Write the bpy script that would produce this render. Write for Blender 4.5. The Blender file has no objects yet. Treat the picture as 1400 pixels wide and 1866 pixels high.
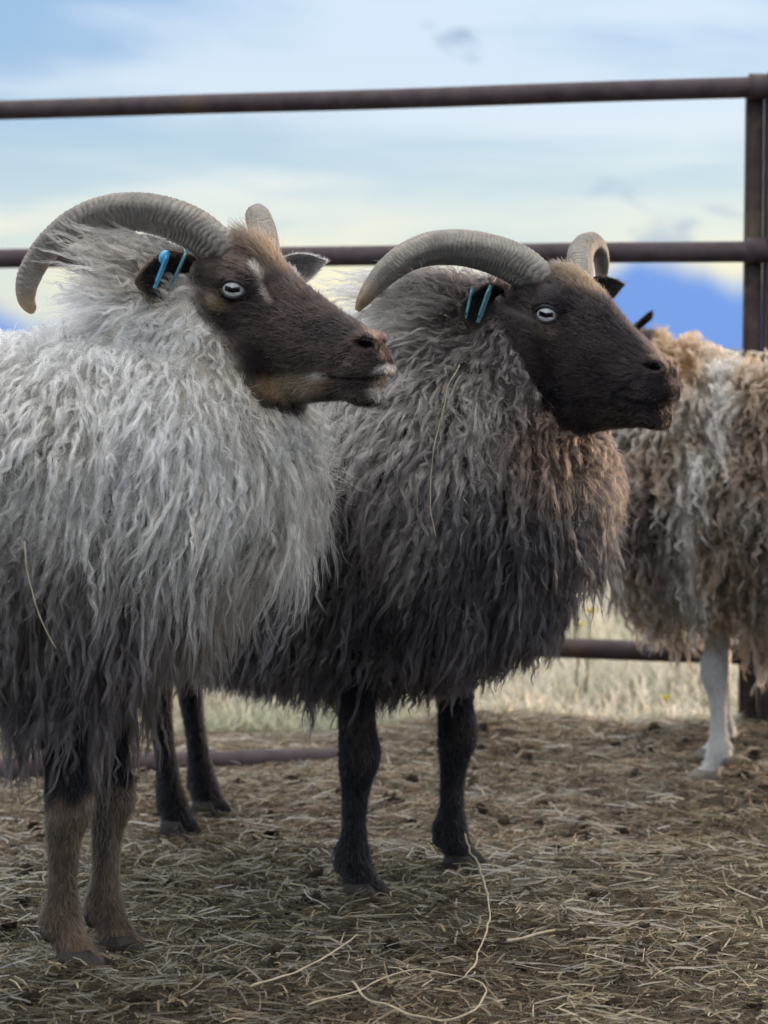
import bpy, bmesh, math, random
import numpy as np
from mathutils import Vector, Matrix
from mathutils.bvhtree import BVHTree

scene = bpy.context.scene
coll = scene.collection
R = math.radians

# ------------------------------------------------------------------ camera
FPX, CX, CY, HORIZ = 4000.0, 700.0, 933.0, 636.0
CAM_H = 0.75
PITCH = math.atan((CY - HORIZ) / FPX)
cam_d = bpy.data.cameras.new('camera')
cam = bpy.data.objects.new('camera', cam_d)
coll.objects.link(cam)
cam.location = (0, 0, CAM_H)
cam.rotation_euler = (math.pi / 2 - PITCH, 0, 0)
cam_d.sensor_fit = 'HORIZONTAL'
cam_d.sensor_width = 36
cam_d.lens = 36 * FPX / 1400
cam_d.clip_end = 5000
cam_d.clip_start = 0.05
cam_d.dof.use_dof = True
cam_d.dof.focus_distance = 2.74
cam_d.dof.aperture_fstop = 7.5
scene.camera = cam

# ------------------------------------------------------------------ world, sun, exposure
SUN_AZ, SUN_EL = 50.0, 8.0          # azimuth measured from +Y towards +X
world = bpy.data.worlds.new('World')
scene.world = world
world.use_nodes = True
wn = world.node_tree
wn.nodes.clear()


def nd(tree, typ, **kw):
    n = tree.nodes.new(typ)
    for k, v in kw.items():
        if k == 'inp':
            for kk, vv in v.items():
                n.inputs[kk].default_value = vv
        else:
            setattr(n, k, v)
    return n


BANK = 3.1


def build_world():
    L = wn.links.new
    out = nd(wn, 'ShaderNodeOutputWorld')
    bg = nd(wn, 'ShaderNodeBackground', inp={'Strength': 0.10})
    sky = nd(wn, 'ShaderNodeTexSky', sky_type='NISHITA', sun_disc=False)
    sky.sun_elevation = R(SUN_EL)
    sky.sun_rotation = R(SUN_AZ)
    sky.air_density = 1.0
    sky.dust_density = 0.6
    sky.ozone_density = 2.0
    tc = nd(wn, 'ShaderNodeTexCoord')
    sep = nd(wn, 'ShaderNodeSeparateXYZ')
    L(tc.outputs['Generated'], sep.inputs[0])

    def noise(scale_vec, scale, detail=4, rough=0.55, loc=(0, 0, 0), dist=0.0):
        mp = nd(wn, 'ShaderNodeMapping')
        mp.inputs['Scale'].default_value = scale_vec
        mp.inputs['Location'].default_value = loc
        L(tc.outputs['Generated'], mp.inputs[0])
        n = nd(wn, 'ShaderNodeTexNoise', inp={'Scale': scale, 'Detail': detail, 'Roughness': rough, 'Distortion': dist})
        L(mp.outputs[0], n.inputs['Vector'])
        return n.outputs['Fac']

    def ramp(sock, a, b, lo=0.0, hi=1.0):
        m = nd(wn, 'ShaderNodeMapRange', interpolation_type='SMOOTHSTEP')
        m.inputs['From Min'].default_value = a
        m.inputs['From Max'].default_value = b
        m.inputs['To Min'].default_value = lo
        m.inputs['To Max'].default_value = hi
        L(sock, m.inputs['Value'])
        return m.outputs['Result']

    def math_(op, a, b):
        m = nd(wn, 'ShaderNodeMath', operation=op)
        for i, s in enumerate((a, b)):
            if isinstance(s, (int, float)):
                m.inputs[i].default_value = s
            else:
                L(s, m.inputs[i])
        return m.outputs[0]

    def mix(fac, c1, c2):
        m = nd(wn, 'ShaderNodeMix', data_type='RGBA')
        if isinstance(fac, (int, float)):
            m.inputs[0].default_value = fac
        else:
            L(fac, m.inputs[0])
        for i, c in ((6, c1), (7, c2)):
            if isinstance(c, tuple):
                m.inputs[i].default_value = (*c, 1)
            else:
                L(c, m.inputs[i])
        return m.outputs[2]

    z = sep.outputs['Z']
    zp = math_('MAXIMUM', z, 0.0)
    # thin high veil of cloud over the clear sky: cream low down, white above, with brightness added overhead to fill light on the sheep
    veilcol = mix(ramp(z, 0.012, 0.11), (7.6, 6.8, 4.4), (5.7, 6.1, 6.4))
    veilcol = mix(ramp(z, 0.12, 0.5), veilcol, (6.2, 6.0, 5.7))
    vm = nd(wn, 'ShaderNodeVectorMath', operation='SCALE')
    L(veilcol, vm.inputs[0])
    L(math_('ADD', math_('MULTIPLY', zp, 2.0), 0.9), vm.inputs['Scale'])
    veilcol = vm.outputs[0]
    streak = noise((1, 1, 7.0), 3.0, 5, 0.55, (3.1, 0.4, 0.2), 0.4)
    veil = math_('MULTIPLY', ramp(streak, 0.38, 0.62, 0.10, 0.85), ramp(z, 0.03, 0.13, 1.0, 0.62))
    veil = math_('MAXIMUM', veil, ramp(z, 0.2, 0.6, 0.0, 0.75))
    blue = mix(ramp(z, 0.02, 0.15), (4.6, 5.8, 6.5), (2.1, 3.6, 6.0))
    base = mix(0.7, sky.outputs['Color'], blue)
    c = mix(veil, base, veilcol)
    # small torn grey-blue cloud scraps
    scr = noise((1, 1, 3.6), 9.0, 4, 0.6, (0.62, 0.0, 0.31), 0.5)
    c = mix(math_('MULTIPLY', ramp(scr, 0.62, 0.70, 0.0, 0.75), ramp(z, 0.03, 0.06)), c, (2.3, 3.1, 4.4))
    # low blue cloud bank along the horizon with a torn upper edge
    top = noise((1, 1, 0.35), 5.5, 4, 0.55, (BANK, 0.0, 0.0))
    edge = math_('ADD', math_('MULTIPLY', math_('SUBTRACT', top, 0.5), 0.15), 0.034)
    bank = math_('SUBTRACT', edge, z)
    c = mix(ramp(bank, -0.009, 0.010, 0.0, 0.96), c, (1.15, 2.35, 5.6))
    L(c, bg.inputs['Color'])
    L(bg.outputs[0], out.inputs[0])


build_world()
sun_d = bpy.data.lights.new('sun', 'SUN')
sun_d.energy = 1.4
sun_d.angle = R(10)
sun_d.color = (1.0, 0.72, 0.46)
sun = bpy.data.objects.new('sun', sun_d)
coll.objects.link(sun)
sdir = Vector((math.sin(R(SUN_AZ)) * math.cos(R(SUN_EL)), math.cos(R(SUN_AZ)) * math.cos(R(SUN_EL)), math.sin(R(SUN_EL))))
sun.rotation_euler = sdir.to_track_quat('Z', 'Y').to_euler()
sun.location = sdir * 30

vs = scene.view_settings
vs.view_transform = 'Standard'
vs.look = 'None'
vs.exposure = 0.56
vs.gamma = 1.0
vs.use_curve_mapping = False
scene.render.engine = 'CYCLES'
cy = scene.cycles
cy.use_denoising = True
cy.denoiser = 'OPENIMAGEDENOISE'
cy.max_bounces = 7
cy.diffuse_bounces = 3
cy.glossy_bounces = 4
cy.transmission_bounces = 8
cy.transparent_max_bounces = 8
cy.caustics_reflective = False
cy.caustics_refractive = False
cy.use_adaptive_sampling = True
cy.adaptive_threshold = 0.03
try:
    scene.cycles_curves.shape = 'RIBBONS'
    scene.cycles_curves.subdivisions = 2
except Exception:
    pass

rng = np.random.default_rng(11)
random.seed(4)

# ------------------------------------------------------------------ maths helpers
CP, SP = math.cos(PITCH), math.sin(PITCH)
CAM = np.array([0, 0, CAM_H])


def ray(px, py):
    u, v = (px - CX) / FPX, (py - CY) / FPX
    return np.array([u, CP - SP * v, -SP - CP * v])


def at(px, py, Y):
    """a point that far (Y metres) in front of where the photographer stood"""
    d = ray(px, py)
    return CAM + d * (Y / d[1])


def project(P):
    q = np.asarray(P) - CAM
    dz = q[..., 1] * CP - q[..., 2] * SP
    up = q[..., 1] * SP + q[..., 2] * CP
    return np.stack([CX + FPX * q[..., 0] / dz, CY - FPX * up / dz], -1)


def ground_at(px, py, z=0.0):
    d = ray(px, py)
    return CAM + d * ((z - CAM_H) / d[2])


def nrm(v):
    v = np.asarray(v, float)
    return v / np.maximum(np.linalg.norm(v, axis=-1, keepdims=True), 1e-9)


def sstep(a, b, x):
    t = np.clip((np.asarray(x, float) - a) / (b - a), 0, 1)
    return t * t * (3 - 2 * t)


_H = np.random.default_rng(5).random(65536)


def vnoise(P, scale, seed=0):
    q = np.asarray(P) * scale + seed * 17.31
    i = np.floor(q).astype(np.int64)
    f = q - i
    f = f * f * (3 - 2 * f)
    out = 0
    for dx in (0, 1):
        for dy in (0, 1):
            for dz in (0, 1):
                h = ((i[..., 0] + dx) * 73856093 ^ (i[..., 1] + dy) * 19349663 ^ (i[..., 2] + dz) * 83492791) & 65535
                w = (f[..., 0] if dx else 1 - f[..., 0]) * (f[..., 1] if dy else 1 - f[..., 1]) * (f[..., 2] if dz else 1 - f[..., 2])
                out = out + _H[h] * w
    return out


def seg_dist(p, poly):
    """distance of 2-D points to a polyline"""
    best = np.full(p.shape[:-1], 1e9)
    for a, b in zip(poly[:-1], poly[1:]):
        a, b = np.array(a, float), np.array(b, float)
        ab = b - a
        t = np.clip(((p - a) @ ab) / (ab @ ab), 0, 1)
        d = np.linalg.norm(p - (a + t[..., None] * ab), axis=-1)
        best = np.minimum(best, d)
    return best


def blob(p, c, rx, ry, ang=0.0):
    """1 at the middle of an ellipse falling to 0 at its rim"""
    q = p - np.array(c, float)
    ca, sa = math.cos(R(ang)), math.sin(R(ang))
    a, b = q[..., 0] * ca + q[..., 1] * sa, -q[..., 0] * sa + q[..., 1] * ca
    return 1 - sstep(0.35, 1.0, np.sqrt((a / rx) ** 2 + (b / ry) ** 2))


def lerp(c, d, f):
    return np.asarray(c) + (np.asarray(d) - np.asarray(c)) * f[..., None]


# ------------------------------------------------------------------ object helpers
def tag(o, label=None, cat=None, group=None, kind=None):
    for k, v in (('label', label), ('category', cat), ('group', group), ('kind', kind)):
        if v:
            o[k] = v
    return o


def mesh_obj(name, verts, faces, mat, parent=None, smooth=True, col=None):
    me = bpy.data.meshes.new(name)
    me.from_pydata([tuple(v) for v in verts], [], [tuple(f) for f in faces])
    if col is not None:
        set_col(me, col)
    me.materials.append(mat)
    if smooth:
        me.polygons.foreach_set('use_smooth', np.ones(len(me.polygons), bool))
    me.update()
    o = bpy.data.objects.new(name, me)
    coll.objects.link(o)
    if parent:
        o.parent = parent
        o.matrix_parent_inverse = Matrix.Translation(-Vector(parent.location))
    return o


def set_col(me, col):
    a = me.attributes.new('col', 'FLOAT_COLOR', 'POINT')
    c = np.ones((len(me.vertices), 4), np.float32)
    c[:, :3] = col
    a.data.foreach_set('color', c.ravel())


def empty(name, loc):
    o = bpy.data.objects.new(name, None)
    o.location = loc
    o.empty_display_size = 0.1
    coll.objects.link(o)
    return o


def curves_obj(name, pts, rad, col, mat, parent=None):
    n, k = pts.shape[:2]
    hc = bpy.data.hair_curves.new(name)
    hc.add_curves([k] * n)
    hc.attributes['position'].data.foreach_set('vector', np.ascontiguousarray(pts, np.float32).ravel())
    r = hc.attributes.get('radius') or hc.attributes.new('radius', 'FLOAT', 'POINT')
    r.data.foreach_set('value', np.ascontiguousarray(rad, np.float32).ravel())
    a = hc.attributes.new('col', 'FLOAT_COLOR', 'CURVE')
    c = np.ones((n, 4), np.float32)
    c[:, :3] = np.clip(col, 0.002, 0.9)
    a.data.foreach_set('color', c.ravel())
    hc.materials.append(mat)
    o = bpy.data.objects.new(name, hc)
    coll.objects.link(o)
    if parent:
        o.parent = parent
        o.matrix_parent_inverse = Matrix.Translation(-Vector(parent.location))
    return o


def loft(rings, cap=True):
    """rings: list of (n,3) arrays -> verts, quad faces"""
    n = len(rings[0])
    V = np.concatenate(rings)
    F = []
    for i in range(len(rings) - 1):
        for j in range(n):
            a, b = i * n + j, i * n + (j + 1) % n
            F.append((a, b, b + n, a + n))
    if cap:
        F.append(tuple(range(n - 1, -1, -1)))
        m = (len(rings) - 1) * n
        F.append(tuple(range(m, m + n)))
    return V, F


def ring(c, a, b, n=20, ph=0.0):
    t = np.arange(n) / n * 2 * math.pi + ph
    return np.asarray(c) + np.outer(np.cos(t), a) + np.outer(np.sin(t), b)


def spline(pts, m):
    """Catmull-Rom resample of control rows to m rows"""
    P = np.asarray(pts, float)
    P = np.vstack([2 * P[0] - P[1], P, 2 * P[-1] - P[-2]])
    n = len(P) - 3
    out = []
    for u in np.linspace(0, n, m):
        i = min(int(u), n - 1)
        t = u - i
        p0, p1, p2, p3 = P[i:i + 4]
        out.append(0.5 * (2 * p1 + (p2 - p0) * t + (2 * p0 - 5 * p1 + 4 * p2 - p3) * t * t + (3 * p1 - p0 - 3 * p2 + p3) * t ** 3))
    return np.array(out)


def tube(centers, radii, n=16, ref=(0, 0, 1), flat=1.0):
    C = np.asarray(centers, float)
    T = nrm(np.gradient(C, axis=0))
    rings_ = []
    e1 = nrm(np.cross(T[0], ref) if abs(np.dot(T[0], ref)) < 0.95 else np.cross(T[0], (0, 1, 0)))
    for i in range(len(C)):
        e1 = nrm(e1 - np.dot(e1, T[i]) * T[i])
        e2 = np.cross(T[i], e1)
        rr = radii[i]
        rings_.append(ring(C[i], e1 * rr * flat, e2 * rr, n))
    return loft(rings_)


def ellipsoid(c, ax, ay, az, n=16, m=10):
    rings_ = []
    for i in range(1, m):
        p = math.pi * i / m
        rings_.append(ring(np.asarray(c) + np.asarray(az) * math.cos(p), np.asarray(ax) * math.sin(p), np.asarray(ay) * math.sin(p), n))
    return loft(rings_)


# ------------------------------------------------------------------ materials
def new_mat(name):
    m = bpy.data.materials.new(name)
    m.use_nodes = True
    t = m.node_tree
    t.nodes.clear()
    return m, t


def hair_mat(name, rough=0.45, root=0.65, tip=1.15, var=0.35, ior=1.5):
    m, t = new_mat(name)
    L = t.links.new
    out = nd(t, 'ShaderNodeOutputMaterial')
    h = nd(t, 'ShaderNodeBsdfHairPrincipled', model='CHIANG', parametrization='COLOR')
    h.inputs['Roughness'].default_value = rough
    h.inputs['Radial Roughness'].default_value = 0.7
    h.inputs['Coat'].default_value = 0.0
    h.inputs['IOR'].default_value = ior
    h.inputs['Random Roughness'].default_value = 0.2
    at_ = nd(t, 'ShaderNodeAttribute', attribute_name='col')
    info = nd(t, 'ShaderNodeHairInfo')
    mr = nd(t, 'ShaderNodeMapRange')
    mr.inputs['To Min'].default_value = root
    mr.inputs['To Max'].default_value = tip
    L(info.outputs['Intercept'], mr.inputs['Value'])
    rr = nd(t, 'ShaderNodeMapRange')
    rr.inputs['To Min'].default_value = 1 - var
    rr.inputs['To Max'].default_value = 1 + var
    L(info.outputs['Random'], rr.inputs['Value'])
    mu = nd(t, 'ShaderNodeMath', operation='MULTIPLY')
    L(mr.outputs[0], mu.inputs[0])
    L(rr.outputs[0], mu.inputs[1])
    vm = nd(t, 'ShaderNodeVectorMath', operation='SCALE')
    L(at_.outputs['Color'], vm.inputs[0])
    L(mu.outputs[0], vm.inputs['Scale'])
    L(vm.outputs[0], h.inputs['Color'])
    L(h.outputs[0], out.inputs[0])
    return m


def col_mat(name, rough=0.8, spec=0.2, bump=0.0, bscale=200, scale=1.0):
    m, t = new_mat(name)
    L = t.links.new
    out = nd(t, 'ShaderNodeOutputMaterial')
    b = nd(t, 'ShaderNodeBsdfPrincipled', inp={'Roughness': rough, 'Specular IOR Level': spec})
    a = nd(t, 'ShaderNodeAttribute', attribute_name='col')
    n = nd(t, 'ShaderNodeTexNoise', inp={'Scale': bscale, 'Detail': 4})
    tc = nd(t, 'ShaderNodeTexCoord')
    L(tc.outputs['Object'], n.inputs['Vector'])
    mr = nd(t, 'ShaderNodeMapRange', inp={'To Min': 0.75 * scale, 'To Max': 1.25 * scale})
    L(n.outputs['Fac'], mr.inputs['Value'])
    vm = nd(t, 'ShaderNodeVectorMath', operation='SCALE')
    L(a.outputs['Color'], vm.inputs[0])
    L(mr.outputs[0], vm.inputs['Scale'])
    L(vm.outputs[0], b.inputs['Base Color'])
    if bump:
        bm = nd(t, 'ShaderNodeBump', inp={'Strength': bump, 'Distance': 0.002})
        L(n.outputs['Fac'], bm.inputs['Height'])
        L(bm.outputs[0], b.inputs['Normal'])
    L(b.outputs[0], out.inputs[0])
    return m


def noise_mat(name, c1, c2, scale, rough=0.8, spec=0.3, bump=0.3, dist=0.003, detail=6, metallic=0.0, c3=None, s3=3.0, t3=(0.55, 0.7), coat=0.0):
    m, t = new_mat(name)
    L = t.links.new
    out = nd(t, 'ShaderNodeOutputMaterial')
    b = nd(t, 'ShaderNodeBsdfPrincipled', inp={'Roughness': rough, 'Specular IOR Level': spec, 'Metallic': metallic, 'Coat Weight': coat})
    tc = nd(t, 'ShaderNodeTexCoord')
    n = nd(t, 'ShaderNodeTexNoise', inp={'Scale': scale, 'Detail': detail, 'Roughness': 0.62})
    L(tc.outputs['Object'], n.inputs['Vector'])
    cr = nd(t, 'ShaderNodeValToRGB')
    cr.color_ramp.elements[0].position = 0.35
    cr.color_ramp.elements[0].color = (*c1, 1)
    cr.color_ramp.elements[1].position = 0.68
    cr.color_ramp.elements[1].color = (*c2, 1)
    L(n.outputs['Fac'], cr.inputs[0])
    colr = cr.outputs[0]
    if c3:
        n3 = nd(t, 'ShaderNodeTexNoise', inp={'Scale': s3, 'Detail': 5, 'Roughness': 0.6})
        L(tc.outputs['Object'], n3.inputs['Vector'])
        r3 = nd(t, 'ShaderNodeMapRange', inp={'From Min': t3[0], 'From Max': t3[1]})
        L(n3.outputs['Fac'], r3.inputs['Value'])
        mx = nd(t, 'ShaderNodeMix', data_type='RGBA')
        L(r3.outputs[0], mx.inputs[0])
        L(colr, mx.inputs[6])
        mx.inputs[7].default_value = (*c3, 1)
        colr = mx.outputs[2]
    L(colr, b.inputs['Base Color'])
    bm = nd(t, 'ShaderNodeBump', inp={'Strength': bump, 'Distance': dist})
    L(n.outputs['Fac'], bm.inputs['Height'])
    L(bm.outputs[0], b.inputs['Normal'])
    L(b.outputs[0], out.inputs[0])
    return m


MAT_WOOL = hair_mat('wool', 0.45, 0.52, 1.28, 0.3, 1.45)  # bleached tips; roots also darkened to paint shade into gaps between locks
MAT_FUR = hair_mat('short_fur', 0.42, 0.75, 1.15, 0.35, 1.36)
MAT_SKIN = col_mat('hide', 0.85, 0.1, 0.4, 350)
MAT_HORN = col_mat('horn', 0.55, 0.35, 0.5, 240)
MAT_EYE = col_mat('eyeball', 0.06, 0.6, 0.0, 60)
MAT_LID = col_mat('eyelid', 0.45, 0.4, 0.2, 500)
MAT_HOOF = noise_mat('hoof', (0.012, 0.011, 0.011), (0.05, 0.045, 0.04), 60, 0.6, 0.3, 0.4, 0.001)
MAT_HOOFPALE = noise_mat('pale_hoof', (0.10, 0.085, 0.07), (0.32, 0.28, 0.24), 60, 0.6, 0.3, 0.4, 0.001)
MAT_TAGBLUE = noise_mat('tag_blue', (0.05, 0.30, 0.55), (0.09, 0.40, 0.62), 50, 0.35, 0.5, 0.05, 0.0005)
MAT_TAGTEAL = noise_mat('tag_teal', (0.05, 0.16, 0.20), (0.12, 0.30, 0.34), 50, 0.35, 0.5, 0.05, 0.0005)
MAT_RAIL = noise_mat('painted_pipe', (0.055, 0.036, 0.042), (0.10, 0.070, 0.076), 26, 0.6, 0.35, 0.25, 0.001, c3=(0.13, 0.085, 0.06), s3=9, t3=(0.56, 0.75))
MAT_POST = noise_mat('rusty_post', (0.075, 0.052, 0.050), (0.13, 0.095, 0.085), 30, 0.75, 0.25, 0.4, 0.001, c3=(0.20, 0.16, 0.11), s3=14, t3=(0.5, 0.7))
MAT_STRAW = hair_mat('straw', 0.5, 0.95, 1.05, 0.25, 1.33)
MAT_STALK = noise_mat('stalk', (0.34, 0.28, 0.18), (0.50, 0.44, 0.32), 90, 0.7, 0.25, 0.3, 0.0006)
MAT_SOIL = noise_mat('soil', (0.012, 0.009, 0.007), (0.034, 0.025, 0.018), 45, 0.95, 0.1, 0.9, 0.008, c3=(0.075, 0.058, 0.038), s3=12, t3=(0.5, 0.68))
MAT_FIELD = noise_mat('field', (0.13, 0.11, 0.07), (0.25, 0.22, 0.15), 1.6, 0.95, 0.1, 0.5, 0.02, c3=(0.13, 0.16, 0.075), s3=0.5, t3=(0.5, 0.68))
#@@SPLIT@@
# ------------------------------------------------------------------ ground
HAY_EDGE = 4.22


def ground_z(x, y):
    P = np.stack([x, y, np.zeros_like(x)], -1)
    near = 1 - sstep(6, 14, y)
    z = (vnoise(P, 3.1, 1) - 0.5) * 0.035 + (vnoise(P, 9.0, 2) - 0.5) * 0.016 + (vnoise(P, 26.0, 3) - 0.5) * 0.007
    # a low ridge of trodden litter along the fence line
    z = z + 0.03 * np.exp(-((y - 4.22) / 0.16) ** 2) * sstep(-0.1, 0.15, x)
    far = (vnoise(P, 0.25, 4) - 0.5) * 0.25 * sstep(8, 30, y)
    return (z - 0.012) * near + far - 0.03 * sstep(4.3, 6, y)


def build_ground():
    def axis(lo, hi, step, far_lo, far_hi):
        a = list(np.arange(lo, hi + 1e-6, step))
        s, v = step, hi
        while v < far_hi:
            s *= 1.22
            v += s
            a.append(v)
        s, v = step, lo
        b = []
        while v > far_lo:
            s *= 1.22
            v -= s
            b.append(v)
        return np.array(b[::-1] + a)
    xs = axis(-1.3, 1.5, 0.018, -900, 900)
    ys = axis(2.0, 5.2, 0.018, -40, 2500)
    X, Y = np.meshgrid(xs, ys)
    Z = ground_z(X, Y)
    V = np.stack([X, Y, Z], -1).reshape(-1, 3)
    nx, ny = len(xs), len(ys)
    ii = np.arange(nx - 1)[None, :] + nx * np.arange(ny - 1)[:, None]
    F = np.stack([ii, ii + 1, ii + 1 + nx, ii + nx], -1).reshape(-1, 4)
    me = bpy.data.meshes.new('ground')
    me.from_pydata(V, [], F.tolist())
    me.materials.append(MAT_SOIL)
    me.materials.append(MAT_FIELD)
    c = V[F].mean(1)
    idx = (c[:, 1] + (vnoise(c, 6.0, 8) - 0.5) * 0.25 > HAY_EDGE + 0.1).astype(np.int32)
    me.polygons.foreach_set('material_index', idx)
    me.polygons.foreach_set('use_smooth', np.ones(len(F), bool))
    o = bpy.data.objects.new('ground', me)
    coll.objects.link(o)
    tag(o, 'trodden brown soil under the hay, running out to a dry pale field', 'ground', kind='structure')


build_ground()


# ------------------------------------------------------------------ fence
def cyl_between(a, b, r, n=20, seg=24, wob=0.0, seed=0):
    a, b = np.asarray(a, float), np.asarray(b, float)
    t = np.linspace(0, 1, seg)[:, None]
    C = a + (b - a) * t
    C[:, 2] += (vnoise(C, 2.0, seed) - 0.5) * wob
    return tube(C, [r] * seg, n)


def box_post(x0, x1, y0, y1, z0, z1, bev=0.006):
    bm = bmesh.new()
    bmesh.ops.create_cube(bm, size=1)
    for v in bm.verts:
        v.co = Vector(((x0 + x1) / 2 + v.co.x * (x1 - x0), (y0 + y1) / 2 + v.co.y * (y1 - y0), (z0 + z1) / 2 + v.co.z * (z1 - z0)))
    bmesh.ops.bevel(bm, geom=bm.edges[:], offset=bev, segments=2, affect='EDGES')
    V = [v.co[:] for v in bm.verts]
    F = [[v.index for v in f.verts] for f in bm.faces]
    bm.verts.index_update()
    F = [[v.index for v in f.verts] for f in bm.faces]
    bm.free()
    return V, F


def build_fence():
    post_y = 4.30
    pr = at(1384, 900, post_y)[0]
    root = empty('pipe_fence', (pr, post_y, 0))
    tag(root, 'brown painted steel pipe fence with rails and a post behind the sheep', 'fence')
    left_y = post_y * 1.10
    tops = [at(1384, 157, post_y)[2], at(1384, 456, post_y)[2], 0.545, at(1100, 1181, post_y * 1.02)[2]]
    xl = -2.2
    def rail_pt(x, z):
        f = (pr - x) / (pr - at(0, 300, left_y)[0])
        return (x, post_y + (left_y - post_y) * f, z)
    for i, z in enumerate(tops):
        V, F = cyl_between(rail_pt(xl, z), rail_pt(pr + 1.6, z), 0.0205, 24, 40, 0.008, i)
        mesh_obj('rail', V, F, MAT_RAIL, root)
    # the near post: a square tube with a thinner upright flange welded to its field side
    for px in (pr, xl + 0.05):
        py = rail_pt(px, 0)[1]
        V, F = box_post(px - 0.028, px + 0.005, py + 0.024, py + 0.060, -0.25, tops[0] - 0.008)
        po = mesh_obj('post', V, F, MAT_POST, root, smooth=False)
        V, F = box_post(px + 0.0075, px + 0.050, py - 0.018, py + 0.050, -0.25, tops[0] + 0.012, 0.008)
        mesh_obj('flange', V, F, MAT_RAIL, po, smooth=False)
        for z in tops:
            V, F = cyl_between((px - 0.03, py, z), (px + 0.02, py, z), 0.0245, 20, 4)
            cl = mesh_obj('clamp', V, F, MAT_RAIL, root)
            V, F = cyl_between((px + 0.012, py - 0.036, z + 0.024), (px + 0.012, py - 0.008, z + 0.024), 0.0065, 12, 3)
            mesh_obj('bolt', V, F, MAT_TAGTEAL if False else MAT_POST, cl)
    return tops


RAIL_TOPS = build_fence()

# loose pipe lying on the litter
a, b = ground_at(-260, 1432, 0.0), ground_at(620, 1378, 0.0)
V, F = cyl_between((a[0], a[1], 0.020), (b[0] + 0.06, b[1] + 0.02, -0.006), 0.021, 24, 20, 0.004, 9)
pipe = mesh_obj('ground_pipe', V, F, MAT_RAIL)
tag(pipe, 'brown steel pipe lying along the ground behind the sheep legs', 'pipe')
#@@SPLIT@@
# ------------------------------------------------------------------ sheep tools
def remesh(parts, voxel, smooth_it):
    V, F, o = [], [], 0
    for v, f in parts:
        V.append(np.asarray(v, float))
        F += [tuple(i + o for i in q) for q in f]
        o += len(v)
    me = bpy.data.meshes.new('tmp')
    me.from_pydata(np.concatenate(V), [], F)
    bm = bmesh.new()
    bm.from_mesh(me)
    bmesh.ops.recalc_face_normals(bm, faces=bm.faces[:])
    bm.to_mesh(me)
    bm.free()
    ob = bpy.data.objects.new('tmp', me)
    coll.objects.link(ob)
    m = ob.modifiers.new('r', 'REMESH')
    m.mode = 'VOXEL'
    m.voxel_size = voxel
    s = ob.modifiers.new('s', 'SMOOTH')
    s.factor = 0.5
    s.iterations = smooth_it
    dg = bpy.context.evaluated_depsgraph_get()
    out = bpy.data.meshes.new_from_object(ob.evaluated_get(dg))
    bpy.data.objects.remove(ob)
    bpy.data.meshes.remove(me)
    return out


def verts_of(me):
    a = np.empty(len(me.vertices) * 3)
    me.vertices.foreach_get('co', a)
    return a.reshape(-1, 3)


def normals_of(me):
    a = np.empty(len(me.vertices) * 3)
    me.vertex_normals.foreach_get('vector', a)
    return a.reshape(-1, 3)


def tris_of(me):
    me.calc_loop_triangles()
    a = np.empty(len(me.loop_triangles) * 3, np.int32)
    me.loop_triangles.foreach_get('vertices', a)
    return a.reshape(-1, 3)


def scatter(V, N, T, dens):
    """random points on triangles; dens(P, N) -> points per square metre"""
    A, B, C = V[T[:, 0]], V[T[:, 1]], V[T[:, 2]]
    area = np.linalg.norm(np.cross(B - A, C - A), axis=1) / 2
    cen = (A + B + C) / 3
    cn = nrm(N[T].mean(1))
    w = area * dens(cen, cn)
    n = int(w.sum())
    if n == 0:
        return np.zeros((0, 3)), np.zeros((0, 3))
    k = rng.choice(len(T), n, p=w / w.sum())
    u, v = rng.random(n), rng.random(n)
    f = u + v > 1
    u[f], v[f] = 1 - u[f], 1 - v[f]
    P = A[k] * (1 - u - v)[:, None] + B[k] * u[:, None] + C[k] * v[:, None]
    Nn = nrm(N[T[k, 0]] * (1 - u - v)[:, None] + N[T[k, 1]] * u[:, None] + N[T[k, 2]] * v[:, None])
    return P, Nn


class Head:
    """sagittal plane of a head: a vertical plane through anchor, turned psi towards the viewer"""

    def __init__(self, eye_px, Y, psi, pitch, sgn=1):
        self.sgn = sgn
        self.A = at(eye_px[0], eye_px[1], Y)
        self.h = np.array([sgn * math.cos(R(psi)), -math.sin(R(psi)), 0])      # forward, level
        self.n = np.array([-math.sin(R(psi)) * sgn, -math.cos(R(psi)), 0])      # out of the side we look at
        self.fwd = self.h * math.cos(R(pitch)) - np.array([0, 0, math.sin(R(pitch))])
        self.up = self.h * math.sin(R(pitch)) + np.array([0, 0, math.cos(R(pitch))])
        self.scale = FPX / Y

    def sag(self, px, py):
        d = ray(px, py)
        t = ((self.A - CAM) @ self.n) / (d @ self.n)
        return CAM + d * t

    def lat(self, P):
        return (P - self.A) @ self.n

    def near_px(self, P):
        l = self.lat(P)
        Q = P + np.where(l < 0, -2 * l, 0)[..., None] * self.n
        return project(Q)

    def mirror(self, P):
        return P - 2 * self.lat(P)[..., None] * self.n


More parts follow.
